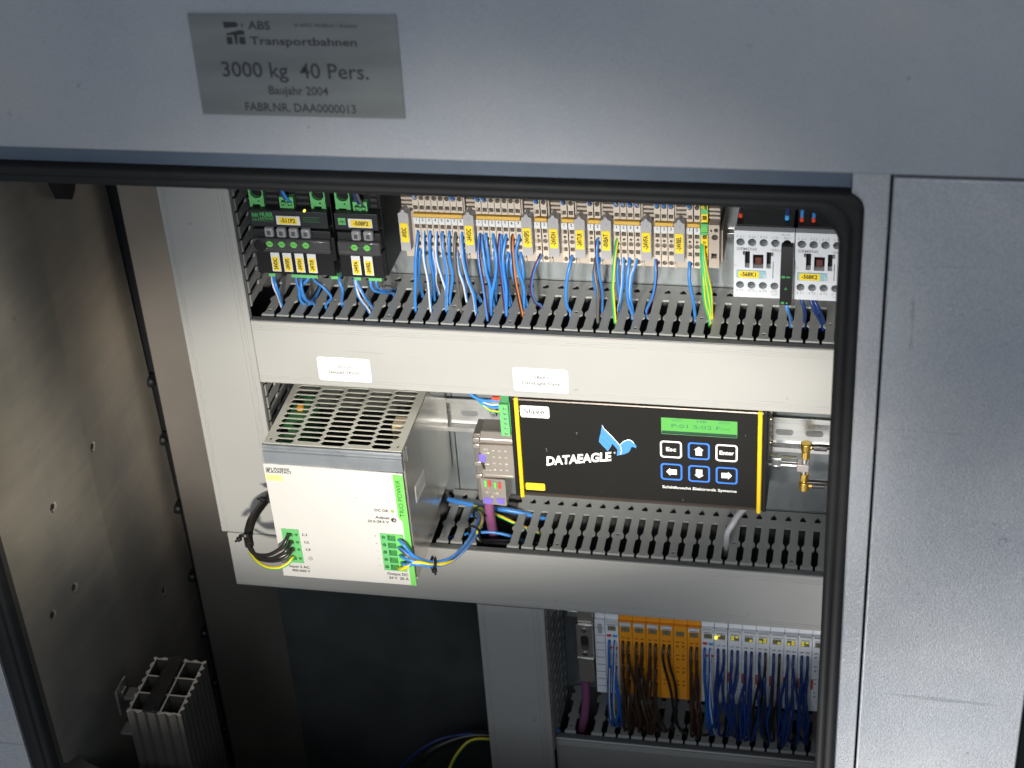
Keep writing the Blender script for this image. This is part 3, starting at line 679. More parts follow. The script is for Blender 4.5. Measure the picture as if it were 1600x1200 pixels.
t.part('green_print', MB().box(407.4, 409.8, -9.15, -9, 61.8, 63.8).box(410.6, 413.6, -9.15, -9, 62.2, 63.4).box(407.4, 409.6, -9.15, -9, 39.6, 41.4).box(411, 412.2, -9.15, -9, 39.8, 41), GREENI)
t.part('triangle_mark', MB().prism([(409.6, 52), (411.6, 52), (410.6, 54.4)], [rect(410.3, 410.9, 52.4, 52.9)], -9.15, -9, F_FRONT), GREENI, smooth=0)
# wires and ferrules going up from the contactors
for i, (x, y, m, wm, lab) in enumerate([(374.3, 20, REDF, BLKW, 'black wire with red ferrule above the left side of the first contactor'), (408.9, 19, LBLUE, NAVY, 'dark blue wire with light blue ferrule above the right side of the first contactor'), (419.8, 17, REDF, BLUE, 'blue wire with red ferrule above the second contactor, left one'), (428.5, 17, REDF, BLUE, 'blue wire with red ferrule above the second contactor, right one')]):
    t = Thing('wire', lab, 'wire', (x, y, 95), 'wires above the contactors')
    t.part('insulation', MB().tube([(x, y, 99), (x+.4, y-1, 112), (x+.6, y, 135), (x+.6, y+3, 170)], 1.35, 10), wm)
    t.part('ferrule', MB().cyl((x, y, 92), (x, y-.3, 100), 1.9, 12, r1=1.6), m)
# ================================================================ POWER SUPPLY
ps = Thing('power_supply', 'large white power supply with slotted cream top grille and green stripe down its front', 'power supply', (60, 0, -210))
PX0, PX1, PZ0, PZ1, PY = 2.4, 117.4, -210, -75.5, -72.5
# top grille with staggered lozenge slots
def loz(cx, cy, hw, hh=2.85): return [(cx-hw, cy), (cx-hw+2.2, cy-hh), (cx+hw-2.2, cy-hh), (cx+hw, cy), (cx+hw-2.2, cy+hh), (cx-hw+2.2, cy+hh)]
H = []
for c in range(5):
    for r_ in range(12 if c % 2 == 0 else 11):
        cy = -65.4+r_*7.0+(0 if c % 2 == 0 else 3.5)
        cx = 17.4+c*21.0; hw = 10.15
        if c in (0, 4) and r_ < 2: hw = 8.2; cx += 1.6 if c == 0 else -1.6
        if c == 4: cx -= .4
        H.append(loz(cx, cy, hw))
for x, y, s in ((7.2, -64, 1), (112.8, -64, 1)): H.append([(x-.8, y-1.8), (x+.5, y-1.8), (x+1.0, y+2), (x-.3, y+2)])
gr = ps.part('top_grille', MB().prism(rect(PX0+.3, PX1-.3, PY+2.5, 20), H, 0, .45, lambda u, v, d: (u, v, PZ1+.1-d)), PSUG, smooth=0)
mb = MB().box(PX0+.3, PX0+1.3, PY+3, 20, PZ0+3, PZ1-1.2).box(PX0+1.3, PX1-1.3, 19, 20, PZ0+3, PZ1-1.2).box(PX0+1.3, PX1-1.3, PY+3, 20, PZ0+3, PZ0+4)
ps.part('inner_case', mb, mat('psu_inner', (.06, .06, .055), .5, .3))
ps.part('side_panel', MB().prism([(-67, -208), (16, -208), (20, -150), (20, -77), (12, -77), (-67, -77)], [], 0, 1.1, lambda u, v, d: (PX1-d, u, v)), mat('zinc_side', (.72, .68, .62), .2, .8, var=.2, scale=14, rvar=.10, stretch=(1, 2, .7)), bevel=.3)
ps.part('rear_housing', MB().box(PX0+1, PX1-.5, 20.5, 72, -196, -82), mat('zinc_side', (.34, .31, .27), .22, .9))
# things seen through the grille
for q, (a, b, c_, d_, e, f, m) in enumerate([(6, 22, -50, 15, -125, -84, GREEND), (12, 17, -12, -6, -84, -79.5, ORANGE), (95, 108, -66, -52, -108, -88, RED), (78, 92, -58, -48, -110, -90, mat('transformer', (.30, .12, .08), .5)), (97, 108, -26, -12, -96, -82, mat('capacitor_tan', (.45, .36, .22), .4)), (68, 78, -52, -44, -112, -92, WHITEP)]):
    ps.part('inner_component', MB().box(a, b, c_, d_, e, f), m, bevel=1)
for x, y in [(9, -56), (9, -40), (18, -30), (10, 4)]: ps.part('inner_component', MB().cyl((x, y, -110), (x, y, -84), 4.2, 14), mat('capacitor_grey', (.10, .12, .12), .35))
# zinc band with a fold above the front plate
P = [(PY+3.5, -75.6), (PY+.5, -76.4), (PY, -78.3), (PY+1.0, -79.6), (PY+.9, -81.2), (PY-.6, -82.6), (PY+.6, -95), (PY+4, -95), (PY+4, -76)]
mb = MB(); n = len(P)
for x in (PX0-.6, PX1-.2): mb.v += [(x, a, b) for a, b in P]
for i in range(n): mb.f.append([i, (i+1) % n, (i+1) % n+n, i+n][::-1]); mb.m.append(0)
mb.f += [list(range(n)), list(range(n, 2*n))[::-1]]; mb.m += [0, 0]
ps.part('folded_band', mb, PSUT, smooth=0, bevel=.2)
# front plate with openings for the sockets, lamp and trimmer
gi = rect(7.3, 22.6, -195.4, -160); go = rect(91.6, 111, -195.4, -157)
gi = [(6.9, -159.6), (21.8, -159.6), (22.2, -195), (7.3, -195)]
fp = ps.part('front_plate', MB().prism([(.6, -94), (116.6, -95.4), (117.6, -210), (2.2, -210.4)], [gi, go, circ(104.7, -133.7, 1.5, 14), circ(104.8, -142.8, 2.4, 16)], PY-.6, PY+.6, F_FRONT), PSUW, smooth=0)
ps.part('front_backing', MB().box(3, 116.6, PY+8.4, PY+10, -209.4, -96), PSUW)
stripe = [(108.2, -96.2), (116.8, -96.8), (117.75, -210.05), (113.2, -210.0), (112.2, -143.5), (109.2, -139.5)]
st = ps.part('green_stripe', MB().prism(stripe, [], PY-.85, PY-.6, F_FRONT), GREENL, smooth=0)
ps.text('TRIO POWER', (112.6, PY-.95, -120), 4.0, mat('stripe_ink', (.01, .05, .01), .5), parent=st, rot=91, width=37)
tk = ps.part('yellow_tag', MB().prism([(1.2, -104.6), (15.6, -104.9), (15.8, -110.7), (1.4, -110.4)], [], PY-.85, PY-.6, F_FRONT), mat('pale_yellow_tag', (.9, .80, .25), .5), smooth=0)
ps.text('-511G1', (8.6, PY-.95, -107.6), 2.6, mat('tag_orange_ink', (.75, .45, .05), .5), parent=tk, width=9)
ps.text('PHŒNIX\nCONTACT', (15.6, PY-.7, -100.2), 2.5, INK, bold=.09, width=16.5)
ps.part('maker_mark', MB().prism(rect(2.4, 7.4, -102.5, -97.9), [rect(2.9, 6.9, -102, -98.4)], PY-.75, PY-.6, F_FRONT).prism([(3.4, -101.6), (4.6, -101.6), (4.6, -100.6), (5.6, -100.4), (6.0, -99.6), (5.6, -98.8), (3.4, -98.8)], [[(4.4, -99.9), (5.1, -99.9), (5.1, -99.3), (4.4, -99.3)]], PY-.75, PY-.6, F_FRONT), INK, smooth=0)
for s_, x, z, h, wd in [('DC OK', 95.5, -133.6, 2.5, 12), ('Adjust', 95.5, -140.9, 2.5, 12), ('22.5-29.5 V', 91.5, -145.2, 2.4, 18), ('L1', 26.8, -164.8, 2.4, 4), ('L2', 27.2, -172.6, 2.4, 4), ('L3', 27.6, -180.2, 2.4, 4), ('Input 3 AC', 17.4, -199.6, 2.5, 17.5), ('400-500 V', 18.4, -203.8, 2.5, 16), ('Output DC', 102.6, -199.3, 2.7, 18), ('24 V  20 A', 103, -203.7, 2.7, 17)]:
    ps.text(s_, (x, PY-.7, z), h, mat('psu_ink', (.04, .038, .036), .5), width=wd, bold=.09)
for i in range(5): ps.text('+' if i < 2 else '–', (87.6+.1*i, PY-.7, -160.4-7.7*i), 2.2, mat('psu_ink', (.04, .038, .036), .5))
ps.part('earth_symbol', MB().prism(circ(28.4, -189.6, 1.9, 16), [circ(28.4, -189.6, 1.6, 16)], PY-.72, PY-.6, F_FRONT).box(27.4, 29.4, PY-.72, PY-.6, -190, -189.7).box(28.3, 28.55, PY-.72, PY-.6, -189.7, -188.4), mat('psu_ink', (.04, .038, .036), .5), smooth=0)
ps.part('status_lamp', MB().cyl((104.7, PY-.3, -133.7), (104.7, PY+.8, -133.7), 1.5, 14, 0).cyl((104.2, PY-.5, -133.4), (104.2, PY-.3, -133.4), .6, 8, 1), [GREENL, RED])
ps.part('trimmer', MB().cyl((104.8, PY+.5, -142.8), (104.8, PY+.9, -142.8), 2.4, 16, 0).cyl((105.2, PY-.2, -143.2), (105.2, PY+.6, -143.2), 1.1, 10, 1), [SHINYB, STEEL])
ps.part('dust_speck', MB().box(74, 76, PY-.7, PY-.6, -122.6, -122.1), INKG)
# input socket: four entries with a screw each; output socket: five
mb = MB().prism([(x, z) for x, z in gi], [rect(11+.12*i, 16.3+.12*i, -167.2-7.8*i-(1.6 if i == 3 else 0), -163.3-7.8*i-(1.6 if i == 3 else 0)) for i in range(4)]+[circ(19.4+.1*i, -165-7.8*i-(1.6 if i == 3 else 0), 1.5, 12) for i in range(4)], PY-1.2, PY+6, F_FRONT)
mb.box(7.2, 22.1, PY+6, PY+8, -195, -160, 1)
ps.part('input_socket', mb, [GREEN, GREEND], smooth=0)
mb = MB().prism(go, [[(97.6, -164-7.7*i), (104.6, -164-7.7*i), (104.6, -158.2-7.7*i), (97.6, -158.2-7.7*i)] for i in range(5)]+[circ(94.4, -160.8-7.7*i, 1.75, 14) for i in range(5)], PY-1.2, PY+6, F_FRONT)
for i in range(5):
    z = -158.2-7.7*i
    mb.add([(97.7, PY-.6, z), (97.7, PY+5.9, z-5.7), (104.5, PY+5.9, z-5.7), (104.5, PY+4, z)], [(0, 1, 2, 3)])
mb.box(91.7, 110.9, PY+6, PY+8, -195.3, -157.1, 1); mb.box(104.8, 110.8, PY-1.6, PY-1.2, -195.2, -157.3, 2)
ps.part('output_socket', mb, [GREEN, GREEND, GREENL], smooth=0)
for i in range(5): ps.part('socket_screw', MB().cyl((94.4, PY+1.2, -160.8-7.7*i), (94.4, PY+3, -160.8-7.7*i), 1.6, 12), mat('socket_screw', (.04, .10, .05), .4, .5))
sl = ps.part('side_rating_label', MB().prism([(-47, -144), (-46.5, -127.5), (-17, -131.5), (-17.5, -147)], [], 0, .2, lambda u, v, d: (PX1+.25-d, u, v)), mat('side_label_white', (.55, .55, .55), .4), smooth=0)
mb = MB()
for k in range(6): mb.box(PX1+.26, PX1+.34, -44+k*4.4, -41.2+k*4.4, -142-.3*k, -133)
ps.part('label_print', mb, mat('side_label_ink', (.3, .3, .3), .5), parent=sl)
ps.part('side_hook', MB().prism([(-62, -78), (-60, -92), (-58, -92), (-59.5, -78)], [], 0, .7, lambda u, v, d: (PX1+1.2-d, u, v)), STEEL)

# ================================================================ BLACK RADIO DEVICE
de = Thing('radio_data_unit', 'black rectangular radio data unit with blue eagle emblem, green display and yellow edge strips', 'data radio', (295, 40, -167))
DX0, DX1, DZ0, DZ1, DY = 189.6, 398.8, -167.4, -68.2, 5
P = [(DY, DZ0+3.5), (DY-1.5, DZ0+2.2), (DY-1.5, DZ0+.6), (DY+1, DZ0), (60, DZ0), (60, DZ1), (DY+1, DZ1), (DY-1.8, DZ1-.6), (DY-2.2, DZ1-1.6), (DY-1.5, DZ1-2.4), (DY, DZ1-3.4)]
mb = MB(); n = len(P)
for x in (DX0+3.4, DX1-3.4): mb.v += [(x, a, b) for a, b in P]
for i in range(n): mb.f.append([i, (i+1) % n, (i+1) % n+n, i+n][::-1]); mb.m.append(0)
mb.f += [list(range(n)), list(range(n, 2*n))[::-1]]; mb.m += [0, 0]
de.part('profile_case', mb, DEE, smooth=25)
lcdr = rect(313.6, 374.8, -95, -79.6)
de.part('front_plate', MB().prism(rect(DX0+5.5, DX1-5.5, DZ0+3.4, DZ1-3.6), [lcdr], DY-.7, DY+.4, F_FRONT), DEB, smooth=0)
for x0, x1 in ((DX0, DX0+3.4), (DX1-3.4, DX1)):
    de.part('end_cap', MB().box(x0, x1, DY-1.5, 61, DZ0-.3, DZ1+.3), BLACKP, bevel=.8)
for x in (193.6, 391.1):
    de.part('edge_strip', MB().box(x, x+3.6, DY-3.2, DY+3, DZ0-1.4, DZ1+.4), YEL, bevel=1.0)
dsp = de.part('display', MB().box(313.4, 375.0, DY-.25, DY+3, -95.2, -79.4).box(314, 374.4, DY-.4, DY-.25, -95.0, -92.6, 1), [LCD, mat('display_bezel_dark', (.015, .06, .03), .4)])
LI = mat('display_ink', (.03, .16, .09), .5)
de.text('P:01 S:02 F:--', (345.3, DY-.3, -87.6), 3.5, LI, parent=dsp, width=47)
de.text("\\\\\\\\\\      HB     /////", (345.3, DY-.3, -82), 2.5, LI, parent=dsp, width=47)
de.part('display_glint', MB().box(313.8, 374.6, DY-.85, DY-.7, -95.6, -95.2), mat('green_bevel', (.10, .25, .12), .4))
# emblem: wing of three feathers, leading edge, body with head
ey = DY-.72
frE = lambda u, v, d: (u, ey-d, v)
wing = [(265.5, -90.2), (264.2, -97.4), (262.3, -106.4), (262.5, -107.9), (269.3, -116.4), (271.3, -113.1), (273.0, -109.7), (273.1, -108.3), (277.3, -114.0), (276.7, -120.4), (279.6, -119.3), (280.7, -114.5), (280.0, -110.7), (278.1, -107.6), (272.5, -100.4), (267.9, -94.9), (266.2, -92.3)]
body = [(279.6, -108.9), (282.3, -105.5), (284.2, -104.2), (286.1, -103.3), (287.8, -103.3), (289.2, -104.0), (290.4, -105.1), (291.2, -106.4), (292.4, -108.0), (293.2, -109.8), (292.8, -111.2), (292.2, -111.6), (291.2, -110.7), (289.6, -110.5), (288.6, -111.3), (287.9, -113.6), (286.9, -115.8), (284.1, -117.9), (279.8, -119.5), (280.9, -114.9), (280.6, -111.4)]
em = de.part('eagle_emblem', MB().prism(wing, [], .12, 0, frE).prism(body, [], .12, 0, frE), LOGOB, smooth=0)
def ribbon(pts, w_): 
    a = []; b = []
    for i, p in enumerate(pts):
        q = pts[min(i+1, len(pts)-1)]; r_ = pts[max(i-1, 0)]
        d = Vector((q[0]-r_[0], q[1]-r_[1])).normalized(); a.append((p[0]-d.y*w_, p[1]+d.x*w_)); b.append((p[0]+d.y*w_, p[1]-d.x*w_))
    return a+b[::-1]
fe = lambda u, v, d: (u, ey-.14-d, v)
de.part('emblem_highlight', MB().prism(ribbon([(265.6, -91), (266.6, -93.2), (268.4, -95.7), (272.8, -100.8), (278.2, -107.6), (280.0, -110.6), (280.7, -114.4), (280.2, -117.3), (279.7, -118.8)], .32), [], .1, 0, fe).prism(ribbon([(280, -108.7), (282.5, -105.6), (286.2, -103.6), (287.8, -103.6), (289.2, -104.3), (290.4, -105.6), (291.0, -106.8)], .28), [], .1, 0, fe), PWH, parent=em, smooth=0)
de.part('emblem_line', MB().prism(ribbon([(264.4, -97.6), (268.6, -102.3), (272.8, -107.4)], .13), [], .1, 0, fe).prism(ribbon([(263.7, -103.4), (267.4, -107.6), (271.2, -112)], .13), [], .1, 0, fe), KEYB, parent=em, smooth=0)
de.text('DATAEAGLE', (243.8, ey-.1, -126.6), 8.6, PWH, bold=.48, width=57, shear=.25, rot=9.5)
de.text('®', (275.0, ey-.1, -117.6), 1.8, PWH)
de.text('Schildknecht Elektronik Systeme', (344.3, ey-.1, -149), 2.7, PWH, bold=.06, width=61)
p_ = de.part('slave_label', MB().prism(rrect(198.2, 222.4, -87.2, -75.6, 1.6), [], ey-.25, ey, F_FRONT), WHITE, smooth=0)
de.text('Slave', (209.8, ey-.35, -81.2), 5.0, mat('sticker_ink', (.07, .07, .065), .6), parent=p_, width=17, bold=.05)
p_ = de.part('yellow_tag', MB().prism(rrect(198.4, 214.9, -161.3, -154.2, 1.2), [], ey-.25, ey, F_FRONT), YELT, smooth=0)
de.text('-586A1', (206.8, ey-.35, -157.8), 2.3, mat('tag_ink_soft', (.40, .28, .01), .6), parent=p_, width=9.5)
mb = MB()
for (a, b, c_, d_) in ((217.5, -117, 218.4, -120.6), (243.9, -99, 244.2, -101.4), (330.3, -160.4, 330.5, -162.4), (381, -92, 381.3, -93.2), (262, -158, 262.6, -158.4)):
    mb.prism([(a, b), (a+.28, b), (c_+.28, d_), (c_, d_)], [], ey-.05, ey, F_FRONT)
de.part('scratch', mb, mat('bare_scratch', (.25, .24, .26), .4), smooth=0)
# six keys
def key(cx, cz, m, txt=None, rot=None):
    k = de.part('key', MB().prism(rrect(cx-8.8, cx+8.8, cz-8.3, cz+8.3, 2.8), [], ey-.55, ey, F_FRONT), DEB, smooth=0)
    de.part('key_outline', MB().prism(rrect(cx-8.9, cx+8.9, cz-8.4, cz+8.4, 2.8), [rrect(cx-7.4, cx+7.4, cz-6.9, cz+6.9, 1.7)], ey-.68, ey-.5, F_FRONT), m, parent=k, smooth=0)
    if txt: de.text(txt, (cx, ey-.7, cz), 4.0, PWH, parent=k, bold=.14, width=8.2 if txt == 'Esc' else 11.8)
    if rot is not None:
        c_, s_ = math.cos(math.radians(rot)), math.sin(math.radians(rot))
        A = [(-2.6, -4.3), (2.6, -4.3), (2.6, 1.1), (3.9, 1.1), (0, 4.4), (-3.9, 1.1), (-2.6, 1.1)]
        de.part('arrow', MB().prism([(cx+x*c_-z*s_, cz+x*s_+z*c_) for x, z in A], [], ey-.68, ey-.5, F_FRONT), PWH, parent=k, smooth=0)
key(321.4, -110.3, PWH, 'Esc'); key(344.0, -110.3, KEYB, rot=0); key(366.4, -110.5, PWH, 'Enter')
key(321.6, -132.8, KEYB, rot=90); key(344.2, -133, KEYB, rot=180); key(366.6, -133, KEYB, rot=-90)
# right side studs
mb = MB()
for z, r_ in ((-83, 1.8), (-89.5, 2.6), (-96, 1.3), (-101, 1.3), (-106, 1.3), (-112.6, 2.4)): mb.cyl((DX1, 26, z), (DX1+2.6, 25, z), r_, 12, 0, r1=r_*.7)
mb.box(DX1, DX1+2.2, 22, 29, -80, -70)
de.part('side_stud', mb, mat('warm_steel', (.80, .72, .5), .2, .95))
mb = MB().box(DX1-.2, DX1+1, 12, 44, -122, -78)
de.part('side_socket_frame', mb, DEE, bevel=.3)

# green screw connector on its left side
gc = Thing('screw_connector', 'green six-way screw connector plugged into the left side of the black device', 'screw connector', (184, 15, -113))
gc.part('body', MB().prism([(178.6, -81.8), (186.0, -81.4), (186.6, -113.2), (179.0, -113.0)], [circ(183.2, -85.4-5*i, 1.35, 12) for i in range(6)], 12, 16, F_FRONT).box(179, 189.4, 16.2, 34, -113, -76), GREEN, smooth=0)
gc.part('top_block', MB().box(179.4, 187.4, 13, 16, -80.4, -72), GREEND, bevel=.4)
for i in range(6): gc.part('screw', MB().cyl((183.2, 15.6, -85.4-5*i), (183.2, 13, -85.4-5*i), 1.3, 10, r1=1.1), STEEL)
for z, m, l in ((-77, REDF, 'red ferrule'),):
    single('wire_ferrule', MB().cyl((180.5, 14, z), (173, 14.5, z-.2), 1.9, 12), m, 'red crimp sleeve at the top of the green screw connector', 'wire ferrule', base=(176, 14, -79))

# metal bus plug below
bpg = Thing('bus_plug', 'metallised bus plug with ribbed vents and small red and green switches beside the black device', 'bus plug', (171, 12, -180))
bpg.part('upper_shell', MB().prism([(160.5, -121.5), (188.8, -121.0), (188.6, -154.2), (160.8, -154.8), (160.8, -147), (163.6, -146.8), (163.6, -140), (160.8, -139.6)], [], 9, 36, F_FRONT), TITAN, bevel=.9)
bpg.part('hood', MB().prism([(16, -112), (34, -112), (34, -121), (11, -121), (11, -117)], [], 160.6, 189, lambda u, v, d: (d, u, v)), TITAN, bevel=.7)
mb = MB()
for i in range(3):
    for j in range(4): mb.box(170.4+i*5.2, 172.8+i*5.2, 8.3, 9.2, -127.2-j*6.6, -126.3-j*6.6)
mb.box(163, 187, 8.4, 9.2, -152.6, -151.8); mb.box(162.5, 168, 8.4, 9.2, -130, -129.3); mb.box(162.5, 167, 8.4, 9.2, -141.6, -140.8)
mb.box(163.6, 165, 8.5, 9.2, -127, -125.4); mb.box(166, 167, 8.5, 9.2, -127, -125.4); mb.box(164, 165.2, 8.5, 9.2, -148, -146.4); mb.box(166.4, 168.6, 8.5, 9.2, -147.6, -147)
bpg.part('vent_bar', mb, mat('plug_highlight', (.62, .56, .50), .3, .7), bevel=.12)
bpg.part('violet_slider', MB().box(158.6, 164.6, 8.6, 14, -139, -131.6), PURP2, bevel=.4)
bpg.part('side_arm', MB().box(154.6, 160.6, 12, 34, -182, -112.6), mat('plug_shade', (.20, .18, .16), .4, .5), bevel=.6)
for z in (-117.6, -124, -142, -155.4): bpg.part('arm_tab', MB().box(154.2, 160.2, 9.6, 14, z-2.2, z+2.2), TITAN, bevel=.7)
bpg.part('lower_shell', MB().prism([(158.8, -155.5), (180, -155.5), (180, -183), (159.2, -182)], [], 7.5, 32, F_FRONT), TITAN, bevel=.9)
for x, m, z in ((163.0, GREENL, 0), (166.4, RED, .5), (171.4, GREENL, -1), (175.0, RED, -1)):
    bpg.part('switch_slider', MB().box(x-1.1, x+1.2, 6.3, 7.6, -163.6+z, -157.2+z), m, bevel=.35)
for x, z in ((164, -168.4), (173, -169), (168.4, -173)): bpg.part('clear_dome', MB().cyl((x, 7.6, z), (x, 6, z), 2.4, 14, r1=1.6), mat('plug_highlight', (.62, .56, .50), .3, .7))
bpg.part('violet_mark', MB().prism(circ(164, -178.6, 3.4, 14, 4.6), [], 6.9, 7.5, F_FRONT).prism([(171, -175.4), (178.6, -175.4), (177.4, -181.4), (172.4, -180.6)], [], 6.9, 7.5, F_FRONT), PURP2, smooth=0)

# antenna splitter and gold elbows
an = Thing('antenna_splitter', 'small bright metal antenna splitter screwed into the right side of the black device', 'antenna splitter', (415, 35, -141))
mb = MB().cyl((397, 35, -141), (401, 35, -141), 2.4, 14, r1=3.0).cyl((401, 35, -141), (408.5, 35, -141), 4.9, 6).cyl((408.5, 35, -141), (421.5, 35, -141), 2.5, 16)
an.part('barrel', mb, STEEL, bevel=.3)
an.part('nut_edge', MB().cyl((399, 38, -133.8), (406, 38, -133.8), 1.2, 10).cyl((408.5, 38, -135.2), (421, 38, -135.2), 1.3, 10), mat('warm_steel', (.80, .72, .5), .2, .95))
an.part('tee_block', MB().box(421.5, 431.4, 31, 40, -144.8, -137.8), mat('pale_cast_metal', (.50, .45, .43), .4, .5), bevel=.5)
an.part('thread', MB().cyl((427.6, 35, -137.8), (427.8, 35, -132.6), 2.3, 12).cyl((427.4, 35, -144.8), (427.3, 35, -150), 2.3, 12), STEEL)
for nm, z0, z1, xs, lab in (('a', -133, -118, 428.4, 'gold elbow connector pointing up from the antenna splitter'), ('b', -149, -165, 427.9, 'gold elbow connector pointing down from the antenna splitter')):
    s_ = 1 if z1 > z0 else -1
    e = Thing('elbow_connector', lab, 'elbow connector', (xs, 35, z0), 'gold elbow connectors')
    e.part('ring', MB().cyl((xs, 35, z0), (xs, 35, z0+s_*6.5), 3.6, 6).cyl((xs, 35, z0+s_*6.5), (xs, 35, z0+s_*8), 3.0, 14), GOLD, bevel=.3)
    e.part('elbow_body', MB().cyl((xs, 35, z0+s_*8), (xs, 35, z1), 4.2, 18, r1=4.4), GOLD, bevel=.6)
    e.part('collar', MB().cyl((xs+3.5, 35, z1-s_*4.2), (xs+7, 35, z1-s_*4.2), 1.9, 12), GOLD, bevel=.2)
    e.part('shrink_sleeve', MB().cyl((xs+6.5, 35, z1-s_*4.2), (xs+17, 35, z1-s_*4.2), 2.6, 14), mat('shrink_tube', (.05, .04, .045), .35), bevel=.3)

# ================================================================ BUS TERMINALS (bottom)
BY = 12
def bus_module(m, md, label, x0, wd=12.1, leds=(), cap=True, red=False, power=False, coupler=False):
    t = Thing('bus_terminal', label, 'bus terminal', (x0, 40, -394), 'row of bus terminals on the lower rail')
    X = lambda a: x0+a
    holes = []
    rows = (-330, -345.4, -360.4, -376)
    if not coupler:
        for z in rows:
            for a in (3.6, 8.6): holes.append(circ(X(a), z, 1.35, 10))
            for a in (3.6, 8.6): holes.append(rect(X(a)-1.5, X(a)+1.5, z+3.9, z+5.6))
        holes.append(rect(X(2.4), X(9.6), -318.4, -312.6))
    mb = MB().prism(rect(X(.15), X(wd-.15), -393, -306.4), holes, BY, BY+4, F_FRONT)
    mb.box(X(.15), X(wd-.15), BY+4, 72, -393, -306.4, 1); mb.box(X(.15), X(wd-.15), BY+3, 72, -306.4, -301)
    mb.box(X(2), X(6), BY+2, BY+8, -301, -299.4)
    t.part('body', mb, [m, DARK], smooth=0)
    if cap: t.part('label_cap', MB().box(X(1.2), X(wd-1.2), BY-1.6, BY+.4, -310.8, -306.8).box(X(2.6), X(wd-2.4), BY-1.8, BY-1.5, -310.3, -309.4, 1), [WHITEP, INKG], bevel=.2)
    if not coupler:
        wn = t.part('lamp_window', MB().box(X(2.5), X(9.5), BY+.8, BY+2, -318.3, -312.7), mat('window_smoke', (.14, .15, .09), .3))
        for i in range(4):
            lx, lz = X(4+3.7*(i % 2)), -314.2-2.7*(i//2)
            if i in leds: t.part('lamp', MB().box(lx-1.3, lx+1.3, BY+.3, BY+.9, lz-1, lz+1), LEDO, parent=wn)
            else: t.part('lamp', MB().box(lx-1.1, lx+1.1, BY+.4, BY+.9, lz-.9, lz+.9), mat('lamp_off', (.22, .2, .12), .4), parent=wn)
    if red: t.part('red_mark', MB().box(X(.2), X(2.0), BY-.6, BY+.2, -367, -355.6), mat('orange_red_mark', (.55, .09, .03), .5), bevel=.2)
    if power:
        t.part('red_contact', MB().box(X(1.6), X(5.4), BY-1, BY+.2, -324.2, -322.2).box(X(4), X(6.2), BY-1, BY+.2, -338.4, -336.6).box(X(9), X(11), BY-1, BY+.2, -338.4, -336.6), RED)
        t.part('blue_contact', MB().box(X(6.6), X(10.6), BY-1, BY+.2, -324.4, -322.4), LBLUE)
    if coupler:
        for k in range(9): t.part('front_rib', MB().box(X(1), X(wd-.6), BY-.5, BY+.2, -316-k*8.6, -315.4-k*8.6), mat('rib_grey', (.34, .35, .37), .5))
        t.part('window', MB().box(X(3), X(7), BY-.3, BY+.2, -322, -311), mat('rib_grey', (.34, .35, .37), .5))
    return t
bus_module(BUSW, DARK, 'narrow white bus coupler at the left end of the bus terminal row', 249.8, 9.3, cap=False, coupler=True)
bus_module(BUSW, DARK, 'white power bus terminal with red and blue contacts left of the orange ones', 259.3, 12, power=True, leds=())
for k in range(6):
    cap_ = k != 4
    bus_module(ORANGE, ORANGD, f'orange bus terminal, {ORD[k]} of the six from the left'+('' if cap_ else ', without a white cap'), 271.5+12.15*k, leds=(), cap=cap_)
mb_x = 344.5
bus_module(BUSW, DARK, 'white power bus terminal with red and blue contacts right after the orange ones', 344.5, 11.2, power=True)
wl = [(1,), (0, 1, 2), (3,), (1, 2, 3), (3,), (1, 2, 3), (0, 1, 2), (), ()]
bus_module(BUSW, DARK, 'white bus terminal with a bright yellow lamp next to the right-hand power terminal', 355.9, 11.6, leds=(0,))
for k in range(7):
    bus_module(BUSW, DARK, f'white bus terminal, {ORD[k]} of the seven with red marks right of the bright lamp', 368+12.15*k, leds=wl[k+1], red=True)
single('bright_lamp', MB().cyl((357.6, BY-1.4, -315.6), (357.6, BY+.4, -315.6), 1.5, 12), LEDY, 'bright yellow signal lamp on a white bus terminal', 'signal lamp', base=(357.6, BY, -316))
# bus plug beside the coupler
dp = Thing('bus_plug', 'tall metallised bus plug with black centre beside the white bus coupler', 'bus plug', (241, 5, -376))
dp.part('upper_shell', MB().box(235.6, 249.2, 6, 40, -306, -292), TITAN, bevel=.7)
dp.part('face', MB().prism(rect(235, 249.2, -346, -306.4), [rrect(238.4, 245.6, -336.4, -319.2, 3.4)], 4, 10, F_FRONT).box(235, 249.2, 10, 40, -346, -306.4, 1), [TITAN, DARK], smooth=0)
dp.part('bright_rim', MB().box(234.8, 249.6, 3, 8, -307.4, -306.2).box(234.8, 249.6, 3, 8, -346.6, -345.4), STEEL, bevel=.3)
for z in (-313, -340.6): dp.part('lock_screw', MB().cyl((242, 3, z), (242, 6, z), 2.4, 12).box(239.6, 244.4, 2.7, 3.1, z-.4, z+.4, 1), [STEEL, DARK])
dp.part('lower_shell', MB().box(235.2, 248.4, 5, 40, -376, -346.8), TITAN, bevel=.8)

